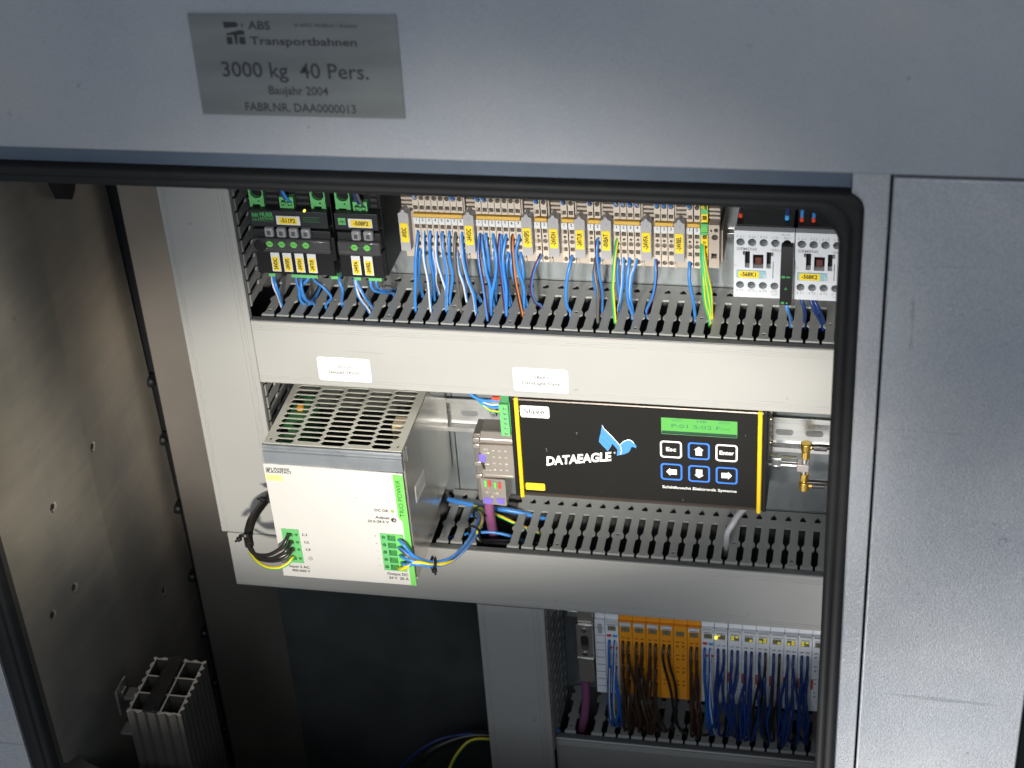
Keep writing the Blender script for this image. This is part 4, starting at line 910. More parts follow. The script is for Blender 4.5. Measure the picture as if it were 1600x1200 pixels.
# ================================================================ HEATER PROFILE (lower left)
ht = Thing('heater', 'upright ribbed aluminium heater profile with black clip across its open top', 'heater', (-110, -100, -620))
hx0, hx1, hy0, hy1, hz = -134.5, -86.5, -138, -70, -321
def wavy(p0, p1, n, amp, out):
    o = []; d = Vector((p1[0]-p0[0], p1[1]-p0[1])); nrm = Vector((d.y, -d.x)).normalized()*out
    N_ = n*6
    for i in range(N_):
        t = i/N_; k = amp*math.cos(2*math.pi*n*t); o.append((p0[0]+d.x*t+nrm.x*k, p0[1]+d.y*t+nrm.y*k))
    return o
a = wavy((hx0, hy0), (hx1, hy0), 5, 1.2, 1)+wavy((hx1, hy0), (hx1, hy1), 8, 1.5, 1)+wavy((hx1, hy1), (hx0, hy1), 5, 1.2, 1)+wavy((hx0, hy1), (hx0, hy0), 7, 1.2, 1)
cells = []
xm = hx0+29.5
for (u0, u1) in ((hx0+2.4, xm-.7), (xm+.7, hx1-2.4)):
    for k in range(3):
        v0 = hy0+2.4+k*21.6; cells.append(rect(u0, u1, v0, v0+20.0))
ht.part('profile', MB().prism(a, cells, 0, 320, lambda u, v, d: (u, v, hz-d)), [ALU], smooth=40)
mb = MB().prism(a, cells, 0, .25, lambda u, v, d: (u, v, hz+.3-d)); ht.part('cut_edge', mb, ALUE, smooth=0)
ht.part('black_clip', MB().box(hx0+14, hx0+27.5, hy0-.6, hy1+.6, hz+.4, hz+3.4), BLACKP, bevel=.6)
for x, y in ((hx0+16.5, hy0+5), (hx0+24, hy0+5.5), (hx0+17, hy1-5), (hx0+24.5, hy1-5)): ht.part('clip_rivet', MB().cyl((x, y, hz+3.3), (x, y, hz+3.8), 1.2, 10), SHINYB)
ht.part('core_insert', MB().box(hx0+13, xm-1, hy0+4, hy1-4, hz-60, hz-1), DARK)
bk = Thing('heater_bracket', 'small angled metal bracket holding the aluminium heater to the steel wall', 'bracket', (-150, -105, -345))
bk.part('arm', MB().box(-150, hx0-1.5, -112, -98, -335, -332.4), mat('bracket_metal', (.22, .21, .19), .4, .6), bevel=.4)
bk.part('plate', MB().box(-157, -154.6, -114, -92, -352, -325), mat('bracket_metal', (.22, .21, .19), .4, .6), bevel=.6)
bk.part('nut', MB().cyl((-158, -101, -340), (-161, -101, -340), 3.4, 6).box(-154.6, -153, -106, -98, -338, -332, 0), STEEL, bevel=.3)
bk.part('lower_arm', MB().box(-158, hx0-1, -118, -104, -372, -369.5), mat('bracket_metal', (.22, .21, .19), .4, .6), bevel=.4)
WIRES = [
('W','blue wire with white stripe from the upper entry of the first -0VDC terminal',1.35,[(121.4, 33.0, 71.7), (121.4, 24.0, 68.2), (119.3, 16.6, 49.0), (117.0, 17.5, 28.6), (112.3, 26.0, 1.0), (112.3, 29.0, -9.0)]),
('B','plain blue wire from the lower entry of the first -0VDC terminal',1.35,[(121.4, 33.0, 56.1), (121.4, 24.0, 52.6), (118.8, 24.3, 35.9), (115.6, 34.3, 16.6), (113.5, 45.3, 1.0), (113.5, 48.3, -9.0)]),
('W','blue wire with white stripe from the upper entry of the second -0VDC terminal',1.35,[(126.0, 33.0, 71.9), (126.0, 24.0, 68.4), (126.4, 16.8, 51.4), (127.9, 16.9, 29.6), (125.3, 25.3, 1.0), (125.3, 28.3, -9.0)]),
('W','blue wire with white stripe from the upper entry of the third -0VDC terminal',1.35,[(131.0, 33.0, 72.2), (131.0, 24.0, 68.7), (129.9, 21.8, 48.7), (129.4, 26.9, 29.3), (124.8, 40.5, 1.0), (124.8, 43.5, -9.0)]),
('W','blue wire with white stripe from the lower entry of the third -0VDC terminal',1.35,[(131.7, 33.0, 56.0), (131.7, 24.0, 52.5), (132.5, 25.2, 37.1), (128.7, 34.8, 19.2), (126.5, 48.3, 1.0), (126.5, 51.3, -9.0)]),
('W','blue wire with white stripe from the upper entry of the fourth -0VDC terminal',1.35,[(136.2, 33.0, 72.4), (136.2, 24.0, 68.9), (136.3, 18.3, 51.0), (139.1, 19.8, 30.6), (139.9, 23.6, 18.5), (137.2, 30.2, 1.0), (137.2, 33.2, -9.0)]),
('W','blue wire with white stripe from the upper entry of the fifth -0VDC terminal',1.35,[(141.1, 33.0, 72.6), (141.1, 24.0, 69.1), (142.0, 18.6, 55.5), (143.4, 17.8, 35.3), (137.4, 28.3, 1.0), (137.4, 31.3, -9.0)]),
('B','plain blue wire from the upper entry of the sixth -0VDC terminal',1.35,[(146.7, 33.0, 72.9), (146.7, 24.0, 69.4), (146.2, 19.5, 50.8), (146.9, 21.7, 33.2), (138.8, 34.1, 1.0), (138.8, 37.1, -9.0)]),
('G','grey wire from the upper entry of the seventh -0VDC terminal',1.35,[(151.7, 33.0, 72.5), (151.7, 24.0, 69.0), (151.1, 17.6, 52.1), (151.3, 18.2, 30.0), (149.7, 27.5, 1.0), (149.7, 30.5, -9.0)]),
('W','blue wire with white stripe from the lower entry of the seventh -0VDC terminal',1.35,[(151.9, 33.0, 56.4), (151.9, 24.0, 52.9), (152.7, 21.3, 39.3), (154.2, 26.3, 23.2), (152.2, 39.1, 1.0), (152.2, 42.1, -9.0)]),
('W','blue wire with white stripe from the upper entry of the eighth -0VDC terminal',1.35,[(156.7, 33.0, 72.8), (156.7, 24.0, 69.3), (157.9, 17.0, 52.8), (160.7, 15.9, 34.0), (163.3, 19.3, 18.9), (162.7, 24.9, 1.0), (162.7, 27.9, -9.0)]),
('W','blue wire with white stripe from the lower entry of the eighth -0VDC terminal',1.35,[(158.0, 33.0, 56.7), (158.0, 24.0, 53.2), (158.6, 22.2, 36.9), (160.4, 31.3, 15.0), (162.8, 41.0, 1.0), (162.8, 44.0, -9.0)]),
('R','blue wire with dark red stripe from the upper entry of the first left -24VDC terminal',1.35,[(171.3, 33.0, 72.3), (171.3, 24.0, 68.8), (171.2, 15.1, 54.5), (174.4, 10.6, 30.1), (174.2, 15.8, 1.0), (174.2, 18.8, -9.0)]),
('B','plain blue wire from the upper entry of the first left -24VDC terminal, right one',1.35,[(172.6, 33.0, 71.1), (172.6, 24.0, 67.6), (176.1, 15.2, 43.9), (178.0, 16.7, 26.7), (175.2, 24.2, 1.0), (175.2, 27.2, -9.0)]),
('R','blue wire with dark red stripe from the upper entry of the second left -24VDC terminal',1.35,[(176.1, 33.0, 72.6), (176.1, 24.0, 69.1), (177.9, 19.2, 52.5), (176.7, 21.8, 29.2), (175.9, 32.7, 1.0), (175.9, 35.7, -9.0)]),
('R','blue wire with dark red stripe from the upper entry of the third left -24VDC terminal',1.35,[(182.0, 33.0, 72.3), (182.0, 24.0, 68.8), (184.7, 17.0, 54.0), (183.5, 15.1, 38.9), (178.7, 18.3, 20.3), (175.2, 24.2, 1.0), (175.2, 27.2, -9.0)]),
('B','plain blue wire from the lower entry of the third left -24VDC terminal',1.35,[(181.7, 33.0, 56.7), (181.7, 24.0, 53.2), (183.1, 22.3, 40.1), (179.7, 30.2, 20.0), (175.5, 42.2, 1.0), (175.5, 45.2, -9.0)]),
('R','blue wire with dark red stripe from the upper entry of the fourth left -24VDC terminal',1.35,[(187.1, 33.0, 72.5), (187.1, 24.0, 69.0), (186.9, 17.8, 53.7), (187.9, 17.5, 32.2), (186.4, 27.1, 1.0), (186.4, 30.1, -9.0)]),
('B','plain blue wire from the upper entry of the fourth left -24VDC terminal, right one',1.35,[(188.3, 33.0, 71.0), (188.3, 24.0, 67.5), (187.5, 20.1, 41.6), (188.9, 27.3, 17.8), (188.4, 34.8, 1.0), (188.4, 37.8, -9.0)]),
('B','plain blue wire from the upper entry of the fifth left -24VDC terminal',1.35,[(191.9, 33.0, 72.2), (191.9, 24.0, 68.7), (190.0, 17.5, 54.1), (190.4, 15.7, 42.1), (190.7, 18.1, 24.4), (187.7, 25.4, 1.0), (187.7, 28.4, -9.0)]),
('R','blue wire with dark red stripe from the lower entry of the fifth left -24VDC terminal',1.35,[(192.8, 33.0, 56.7), (192.8, 24.0, 53.2), (191.2, 21.1, 41.3), (190.2, 28.4, 18.3), (189.1, 38.6, 1.0), (189.1, 41.6, -9.0)]),
('O','orange and brown striped wire from the upper entry of the sixth left -24VDC terminal',1.35,[(197.1, 33.0, 71.9), (197.1, 24.0, 68.4), (197.9, 18.9, 57.9), (198.6, 15.8, 39.2), (199.5, 19.0, 21.0), (200.0, 25.5, 1.0), (200.0, 28.5, -9.0)]),
('B','plain blue wire from the lower entry of the sixth left -24VDC terminal',1.35,[(196.0, 33.0, 57.4), (196.0, 24.0, 53.9), (195.7, 19.2, 42.5), (198.8, 21.3, 24.0), (199.2, 32.0, 1.0), (199.2, 35.0, -9.0)]),
('R','blue wire with dark red stripe from the upper entry of the seventh left -24VDC terminal',1.35,[(202.4, 33.0, 72.1), (202.4, 24.0, 68.6), (200.1, 19.9, 57.4), (201.5, 18.4, 43.3), (204.0, 22.3, 24.8), (200.9, 31.2, 1.0), (200.9, 34.2, -9.0)]),
('R','blue wire with dark red stripe from the lower entry of the seventh left -24VDC terminal',1.35,[(202.9, 33.0, 57.2), (202.9, 24.0, 53.7), (204.8, 20.6, 42.2), (202.9, 24.9, 23.2), (202.2, 37.0, 1.0), (202.2, 40.0, -9.0)]),
('R','blue wire with dark red stripe from the lower entry of the first -24VSPS terminal',1.35,[(218.2, 33.0, 56.3), (218.2, 24.0, 52.8), (213.0, 20.0, 40.8), (209.7, 23.2, 22.4), (210.8, 30.7, 6.9), (213.9, 35.2, 1.0), (213.9, 38.2, -9.0)]),
('B','plain blue wire from the lower entry of the second -24VDH terminal',1.35,[(243.4, 33.0, 56.4), (243.4, 24.0, 52.9), (240.5, 17.9, 40.1), (238.0, 19.6, 22.7), (237.5, 26.1, 6.6), (238.9, 29.1, 1.0), (238.9, 32.1, -9.0)]),
('R','blue wire with dark red stripe from the upper entry of the second -24VTUR terminal',1.35,[(264.1, 33.0, 71.7), (264.1, 24.0, 68.2), (263.8, 20.4, 58.0), (265.0, 18.9, 44.0), (266.1, 24.2, 21.5), (264.2, 32.4, 1.0), (264.2, 35.4, -9.0)]),
('G','grey wire from the lower entry of the second -24VTUR terminal',1.35,[(262.2, 33.0, 55.7), (262.2, 24.0, 52.2), (262.2, 17.7, 44.5), (264.6, 13.6, 27.6), (262.5, 21.1, 1.0), (262.5, 24.1, -9.0)]),
('B','plain blue wire from the lower entry of the second -24VTUR terminal',1.35,[(265.0, 33.0, 54.8), (265.0, 24.0, 51.3), (259.9, 26.4, 39.4), (257.8, 41.1, 16.6), (256.7, 54.2, 1.0), (256.7, 57.2, -9.0)]),
('Y','yellow and green wire from the upper entry of the first -0VBAT terminal',1.35,[(279.1, 33.0, 71.3), (279.1, 24.0, 67.8), (277.7, 15.5, 50.8), (276.5, 13.9, 33.5), (276.4, 17.4, 15.1), (276.1, 21.5, 1.0), (276.1, 24.5, -9.0)]),
('B','plain blue wire from the lower entry of the first -0VBAT terminal',1.35,[(279.5, 33.0, 55.5), (279.5, 24.0, 52.0), (279.2, 21.2, 40.1), (279.3, 27.8, 20.0), (277.5, 39.1, 1.0), (277.5, 42.1, -9.0)]),
('W','blue wire with white stripe from the lower entry of the second -0VBAT terminal',1.35,[(283.9, 33.0, 55.7), (283.9, 24.0, 52.2), (283.3, 20.8, 35.2), (279.8, 29.6, 13.5), (276.8, 36.9, 1.0), (276.8, 39.9, -9.0)]),
('B','plain blue wire from the lower entry of the third -0VBAT terminal',1.35,[(288.7, 33.0, 55.9), (288.7, 24.0, 52.4), (287.3, 18.2, 36.9), (286.9, 22.5, 18.0), (288.4, 30.9, 1.0), (288.4, 33.9, -9.0)]),
('W','blue wire with white stripe from the lower entry of the fourth -0VBAT terminal',1.35,[(294.1, 33.0, 55.6), (294.1, 24.0, 52.1), (291.0, 19.4, 41.8), (289.0, 21.6, 24.2), (288.7, 32.7, 1.0), (288.7, 35.7, -9.0)]),
('R','blue wire with dark red stripe from the lower entry of the first -24VFA terminal',1.35,[(309.3, 33.0, 55.8), (309.3, 24.0, 52.3), (309.5, 20.4, 38.9), (306.2, 25.4, 20.7), (299.7, 36.5, 1.0), (299.7, 39.5, -9.0)]),
('B','plain blue wire from the lower entry of the first -24VBEL terminal',1.35,[(335.2, 33.0, 54.9), (335.2, 24.0, 51.4), (335.7, 19.4, 38.7), (337.9, 23.7, 20.1), (338.1, 33.6, 1.0), (338.1, 36.6, -9.0)]),
('Y','yellow and green earth wire on the right below the earth terminal',1.35,[(346.0, 33.0, 70.2), (346.0, 24.0, 66.7), (348.2, 18.8, 52.4), (351.8, 19.7, 30.7), (351.7, 30.3, 1.0), (351.7, 33.3, -9.0)]),
('Y','yellow and green earth wire in the middle below the earth terminal',1.35,[(345.2, 33.0, 70.2), (345.2, 24.0, 66.7), (347.4, 17.6, 45.7), (349.8, 21.5, 22.1), (350.6, 29.3, 1.0), (350.6, 32.3, -9.0)]),
('Y','yellow and green earth wire on the left below the earth terminal',1.35,[(344.5, 33.0, 69.6), (344.5, 24.0, 66.1), (346.3, 17.1, 40.6), (347.4, 21.6, 18.6), (350.0, 28.3, 1.0), (350.0, 31.3, -9.0)]),
('W','blue wire with white stripe under the fuse module -511F2, left plug',1.2,[(-0.6, 21.0, 35.3), (-0.6, 12.0, 31.8), (1.6, 6.8, 24.9), (2.2, 10.3, 15.0), (-0.3, 20.2, 1.0), (-0.3, 23.2, -9.0)]),
('B','plain blue wire beside a striped one, left plug of fuse module -511F2',1.2,[(0.9, 21.0, 34.8), (0.9, 12.0, 31.3), (3.6, 6.8, 25.0), (3.7, 10.3, 15.1), (0.4, 20.3, 1.0), (0.4, 23.3, -9.0)]),
('R','dark striped blue wire in a deep loop under the fuse module -511F2',1.2,[(19.6, 21.0, 34.7), (19.6, 12.0, 31.2), (19.7, 14.5, 19.1), (21.0, 22.4, 3.7), (24.2, 29.1, 0.5), (25.3, 46.8, 1.0)]),
('B','short blue wire beside the loop under the fuse module -511F2',1.2,[(24.2, 21.0, 34.9), (24.2, 12.0, 31.4), (24.6, 7.5, 24.5), (24.9, 12.2, 10.6), (27.4, 21.8, 1.0), (27.4, 24.8, -9.0)]),
('B','blue wire curling in a wide open loop under the fuse module -511F2',1.4,[(30.2, 21.0, 34.6), (30.2, 12.0, 31.1), (21.0, 14.2, 19.9), (17.8, 18.7, 6.3), (20.6, 24.5, -2.1), (24.5, 32.3, -2.0), (25.3, 46.8, 1.0)]),
('R','blue wire bowed to the right under the fuse module -511F2',1.3,[(34.1, 21.0, 34.3), (34.1, 12.0, 30.8), (43.9, 7.0, 25.3), (46.8, 12.3, 13.4), (38.4, 20.9, 1.0), (38.4, 23.9, -9.0)]),
('W','blue wire with white stripe at the right plug of the fuse module -511F2',1.3,[(55.7, 21.0, 34.3), (55.7, 12.0, 30.8), (57.4, 11.4, 20.6), (49.8, 27.6, 1.0), (49.8, 30.6, -9.0)]),
('W','blue wire with white stripe under the fuse module -508F2, left one of the pair',1.25,[(68.4, 21.0, 33.8), (68.4, 12.0, 30.3), (72.9, 4.9, 19.7), (75.7, 15.7, 1.0), (75.7, 18.7, -9.0)]),
('W','blue wire with white stripe under the fuse module -508F2, right one of the pair',1.25,[(70.6, 21.0, 33.9), (70.6, 12.0, 30.4), (75.6, 7.9, 20.3), (76.6, 21.5, 1.0), (76.6, 24.5, -9.0)]),
('B','plain blue wire running off right from the fuse module -508F2',1.3,[(81.6, 21.0, 33.9), (81.6, 12.0, 30.4), (82.5, 14.4, 21.3), (86.8, 24.9, 12.8), (89.1, 43.7, 1.0), (89.1, 46.7, -9.0)]),
('R','dark striped blue wire running off right above a plain one at -508F2',1.1,[(86.1, 21.0, 34.1), (86.1, 12.0, 30.6), (86.4, 16.7, 21.8), (88.2, 27.4, 13.4), (88.5, 51.1, 1.0), (88.5, 54.1, -9.0)]),
('G','thin grey wire arching over the duct at the right of the fuse module -508F2',0.9,[(89.9, 21.0, 28.2), (89.9, 12.0, 24.7), (92.3, 17.8, 23.7), (91.9, 32.9, 14.1), (89.0, 51.1, 1.0)]),
('W','blue wire with white stripe below the black suppressor module',1.4,[(410.8, 19.0, 31.2), (410.8, 10.0, 27.7), (411.9, 12.2, 20.5), (413.0, 33.7, 1.0), (413.0, 36.7, -9.0)]),
('b','blue wire below the second contactor, leftmost of three',1.5,[(421.4, 24.0, 35.2), (421.4, 15.0, 31.7), (424.1, 15.0, 20.7), (423.8, 31.4, 1.0), (423.8, 34.4, -9.0)]),
('b','blue wire below the second contactor, middle one of three',1.5,[(428.2, 24.0, 34.9), (428.2, 15.0, 31.4), (432.2, 14.4, 20.3), (436.3, 30.5, 1.0), (436.3, 33.5, -9.0)]),
('b','blue wire below the second contactor, rightmost of three',1.5,[(430.8, 24.0, 34.7), (430.8, 15.0, 31.2), (435.3, 13.7, 22.1), (438.6, 30.7, 1.0), (438.6, 33.7, -9.0)]),
('K','thick black sheathed cable curving out on the left of the power supply',3.9,[(-22.5, 30.0, -185.3), (-25.1, -5.0, -176.9), (-27.1, -28.0, -173.5), (-28.6, -48.0, -173.4), (-28.1, -62.0, -178.2), (-24.2, -72.0, -181.5)]),
('K','black wire from the L1 terminal of the power supply',1.6,[(-27.0, -70.0, -180.7), (-19.3, -78.0, -184.5), (-4.5, -84.0, -180.3), (9.1, -84.0, -170.9), (13.7, -78.0, -163.8), (10.4, -68.0, -169.3)]),
('K','black wire from the L2 terminal of the power supply',1.6,[(-25.1, -72.0, -180.3), (-16.5, -80.0, -185.3), (-1.4, -86.0, -182.5), (12.1, -86.0, -173.8), (15.0, -78.0, -170.4), (11.7, -68.0, -176.6)]),
('K','black wire from the L3 terminal of the power supply',1.6,[(-25.1, -70.0, -183.2), (-14.7, -80.0, -187.9), (1.2, -86.0, -184.3), (11.3, -85.0, -180.7), (15.5, -79.0, -177.7), (12.3, -68.0, -184.1)]),
('Y','yellow and green earth wire curving below the black ones to the power supply',1.5,[(-30.7, -60.0, -198.6), (-19.9, -72.0, -198.3), (-8.1, -80.0, -196.9), (3.7, -84.0, -193.2), (11.5, -82.0, -189.3), (14.5, -78.0, -186.7), (11.7, -68.0, -193.0)]),
('B','plain blue wire from the topmost output terminal of the power supply',1.35,[(100.9, -62.0, -168.5), (111.7, -80.0, -159.9), (122.1, -79.9, -173.9), (135.1, -74.1, -182.3), (146.0, -60.0, -188.0), (152.9, -36.1, -191.7), (154.8, -16.0, -193.5), (155.4, 0.8, -194.9), (148.0, 22.0, -204.2), (141.5, 30.0, -214.4)]),
('R','blue wire with dark red stripe from the second output terminal of the power supply',1.35,[(100.1, -62.0, -175.9), (110.9, -80.0, -167.3), (122.2, -80.8, -174.8), (135.2, -74.9, -182.6), (145.9, -60.0, -188.9), (153.1, -36.9, -192.2), (155.3, -16.0, -194.4), (156.0, 2.2, -195.9), (148.9, 22.0, -204.1), (142.5, 30.0, -214.4)]),
('G','grey wire beside the blue ones in the output bundle of the power supply',1.35,[(100.5, -62.0, -177.2), (111.3, -80.0, -168.6), (122.4, -81.7, -175.6), (135.4, -75.7, -182.8), (145.8, -60.0, -189.8), (153.2, -37.7, -192.6), (155.9, -16.0, -195.2), (156.5, 3.5, -196.9), (149.9, 22.0, -204.0), (143.4, 30.0, -214.3)]),
('B','plain blue wire from the third output terminal of the power supply',1.35,[(100.4, -62.0, -184.0), (111.2, -80.0, -175.3), (122.5, -82.5, -176.3), (135.5, -76.4, -183.0), (145.7, -60.0, -190.6), (153.3, -38.4, -193.0), (156.3, -16.0, -196.0), (157.0, 4.7, -197.7), (150.6, 22.0, -204.0), (144.2, 30.0, -214.2)]),
('W','blue wire with white stripe from the fourth output terminal of the power supply',1.35,[(100.8, -62.0, -191.5), (111.6, -80.0, -182.6), (122.6, -83.2, -177.1), (135.7, -77.1, -183.2), (145.7, -60.0, -191.4), (153.5, -39.1, -193.4), (156.8, -16.0, -196.7), (157.5, 5.8, -198.6), (151.4, 22.0, -203.9), (144.9, 30.0, -214.1)]),
('R','dark striped blue wire lowest in the output bundle of the power supply',1.35,[(101.7, -62.0, -192.7), (112.5, -80.0, -183.9), (122.7, -84.0, -177.8), (135.8, -77.8, -183.4), (145.6, -60.0, -192.2), (153.6, -39.8, -193.8), (157.2, -16.0, -197.4), (157.9, 6.9, -199.4), (152.2, 22.0, -203.8), (145.7, 30.0, -214.1)]),
('Y2','yellow wire from the lowest output terminal of the power supply',1.7,[(98.7, -62.0, -201.2), (110.1, -80.0, -186.8), (122.6, -82.9, -176.8), (135.6, -76.8, -183.1), (145.7, -60.0, -191.1), (150.9, -30.0, -200.5), (156.6, -16.0, -196.4), (157.3, 5.3, -198.2), (151.1, 22.0, -203.9), (144.6, 30.0, -214.2)]),
('B','thick blue wire arriving at the top of the green screw connector',1.5,[(147.8, 20.0, -71.4), (157.9, 16.0, -78.3), (168.0, 14.0, -80.0), (180.5, 14.0, -77.9)]),
('W','blue wire with white stripe arriving at the green screw connector',1.3,[(149.4, 22.0, -73.9), (160.5, 18.0, -82.0), (169.9, 16.0, -85.1), (180.5, 15.0, -83.7)]),
('B','lower blue wire arriving at the green screw connector',1.2,[(152.5, 24.0, -77.6), (162.0, 20.0, -85.8), (171.1, 17.0, -88.2), (180.0, 16.0, -86.9)]),
('Y','thin yellow and green wire arriving at the green screw connector',1.1,[(153.5, 26.0, -80.1), (161.9, 20.0, -87.1), (168.5, 18.0, -91.7), (176.2, 17.0, -92.4), (179.9, 16.0, -89.5)]),
('K2','thin dark wire arching above the blue ones near the green screw connector',0.8,[(153.8, 14.0, -67.1), (163.6, 12.0, -71.4), (173.3, 12.0, -71.4), (180.5, 13.0, -73.4)]),
('P','violet bus cable hanging from the metal plug into the slotted duct',4.3,[(162.6, 16.0, -182.4), (161.6, 18.0, -199.3), (160.8, 24.0, -216.6), (158.5, 38.0, -242.0)]),
('L','light grey flat cable bending from under the black device into the duct',2.8,[(384.9, 40.0, -186.4), (376.1, 30.0, -189.8), (370.4, 22.0, -196.3), (366.3, 20.0, -204.7), (364.8, 26.0, -222.0), (363.6, 34.0, -239.7)]),
('B','thick blue cable lying in the open part of the slotted duct',2.2,[(113.3, 60.0, -221.2), (150.1, 52.0, -221.3), (173.7, 50.0, -221.3), (206.7, 55.0, -232.2)]),
('Y','yellow and green wire lying in the open part of the slotted duct',1.5,[(139.1, 50.0, -218.6), (163.2, 44.0, -223.3), (178.7, 40.0, -227.4), (202.5, 44.0, -241.3)]),
('B','thin blue wire crossing low in the open part of the slotted duct',1.4,[(113.9, 25.0, -238.7), (146.8, 24.0, -227.8), (169.3, 26.0, -228.7), (199.2, 30.0, -242.0)]),
('K','thick black cable at the bottom of the open slotted duct',3.5,[(114.3, 22.0, -242.1), (150.5, 18.0, -234.1), (179.2, 18.0, -232.9), (212.7, 20.0, -235.6)]),
('P','dark violet cable hanging from the metal plug beside the white bus coupler',4.0,[(237.9, 20.0, -387.3), (237.6, 20.0, -409.6), (234.5, 22.0, -436.1), (229.8, 30.0, -461.0), (225.2, 40.0, -488.2)]),
('B','blue cable bending at the left end of the lowest slotted duct',2.4,[(199.1, 30.0, -448.3), (205.2, 22.0, -453.0), (211.4, 20.0, -458.5), (213.9, 30.0, -473.0)]),
('b','dark blue wire curving in the dark space below the power supply',1.6,[(36.9, 0.0, -533.5), (63.3, 10.0, -501.0), (87.8, 20.0, -484.6), (111.0, 30.0, -482.9), (146.5, 40.0, -486.5)]),
('K','black corrugated cable arching in the dark space below the power supply',4.5,[(61.2, 10.0, -522.9), (80.1, 20.0, -500.2), (104.1, 30.0, -489.8), (128.4, 36.0, -486.6), (158.7, 40.0, -492.6)]),
('Y','yellow and green wire curving in the dark space, taped black near its top',1.5,[(98.1, 0.0, -529.3), (103.9, 6.0, -504.4), (112.8, 14.0, -488.1), (124.3, 22.0, -480.1), (142.9, 28.0, -482.8), (166.3, 34.0, -489.9)]),
('K','black antenna cable leaving the upper gold elbow connector',2.3,[(432.8, 35.0, -121.4), (441.5, 35.0, -120.8), (454.4, 36.0, -121.8)]),
('K','black antenna cable leaving the lower gold elbow connector',2.3,[(430.8, 35.0, -157.4), (442.8, 35.0, -157.1), (455.8, 36.0, -158.1)]),
]
N_SLOT = 56
# ================================================================ WIRES
WM = {'W': (BLUE, WSTR, 2), 'B': (BLUE, None, 0), 'b': (NAVY, None, 0), 'R': (BLUE, RSTR, 2), 'G': (GREYW, None, 0), 'O': (ORW, BRNW, 4), 'Y': (YELW, GRNW, 4), 'Y2': (YELW, None, 0), 'K': (BLKW, None, 0), 'K2': (mat('maroon_wire', (.12, .05, .06), .35), None, 0), 'P': (PURPLE, None, 0), 'L': (LGREY, None, 0)}
rw = random.Random(3)
for i, (code, lab, r, pts) in enumerate(WIRES):
    a, b, sec = WM[code]
    grp = 'wires dropping into the upper slotted duct' if i < N_SLOT else ('output wires of the power supply' if 'output' in lab else None)
    big = r > 2.2
    mb = MB().tube(pts, r, 12 if big else 10, 0, 1 if b else None, sec, cycles=7, ph=rw.choice((9, 8, 2, 3, 0)) if code not in 'YO' else 0)
    single('cable' if big else 'wire', mb, [a] + ([b] if b else []), lab, 'cable' if big else 'wire', grp, base=pts[-1], smooth=60)
# short wires entering the top openings
def topw(x, z, y, dx, code, lab, z2=150, r=1.3):
    a, b, sec = WM[code]
    pts = [(x, y+8, z-1.5), (x, y-1, z+.6), (x+dx*.35, y-5, z+8), (x+dx, y-4, z+24), (x+dx*1.3, y+6, z2)]
    single('wire', MB().tube(pts, r, 10, 0, 1 if b else None, sec, cycles=6), [a]+([b] if b else []), lab, 'wire', 'wires entering the tops of the upper row devices', base=(x, y, z), smooth=60)
def pos(row, k):
    x0, n, m = ROWS[row]; return x0+PITCH[n]*k+2.5
for row, k, code, dx in [(0, 0, 'W', -1), (0, 6, 'B', -6), (1, 0, 'B', -1), (1, 1, 'B', -3), (2, 0, 'B', -2), (3, 0, 'R', -.5), (4, 0, 'R', 0), (4, 0, 'B', 0), (5, 0, 'W', -5), (5, 1, 'W', -3), (5, 2, 'B', -3), (5, 3, 'W', -6), (6, 0, 'B', 0), (6, 1, 'B', -1), (6, 2, 'B', -1), (7, 0, 'B', -3)]:
    if (row, code) == (4, 'B'): continue
    nm_ = {'W': 'blue wire with white stripe', 'B': 'plain blue wire', 'R': 'blue wire with dark red stripe'}[code]
    topw(pos(row, k), 100, 25, dx, code, f'{nm_} entering the top of the {ORD[k]} {ROWS[row][2]} terminal')
topw(346.7, 100, 25, -2, 'Y', 'yellow and green wire entering the top of the green and yellow earth terminal')
for x, z, dx, code, lab in [(-3.6, 112, -1, 'B', 'blue wire in the left large green plug of the wide fuse module, left one'), (-.2, 112, -1.5, 'R', 'right, dark striped blue wire in the left green plug of the wide fuse module'), (46.4, 112, -2, 'B', 'blue wire in the right large green plug of the wide fuse module, left one'), (50.4, 112, -1.5, 'B', 'blue wire in the right large green plug of the wide fuse module, right one'), (25.0, 101.5, -7, 'B', 'blue wire slanting into the small green plug of the wide fuse module'), (22.4, 102.5, -5, 'b', 'dark blue wire slanting into the small green plug of the wide fuse module'), (69.6, 112, 0, 'B', 'blue wire in the large green plug of the narrow fuse module'), (66.0, 112, 0, 'K', 'black wire in the large green plug of the narrow fuse module'), (84.4, 100, -5, 'G', 'grey tipped wire slanting into the small green plug of the narrow fuse module'), (81.4, 101, -4, 'b', 'dark blue wire slanting into the small green plug of the narrow fuse module')]:
    topw(x, z, 10, dx, code, lab, r=1.25)
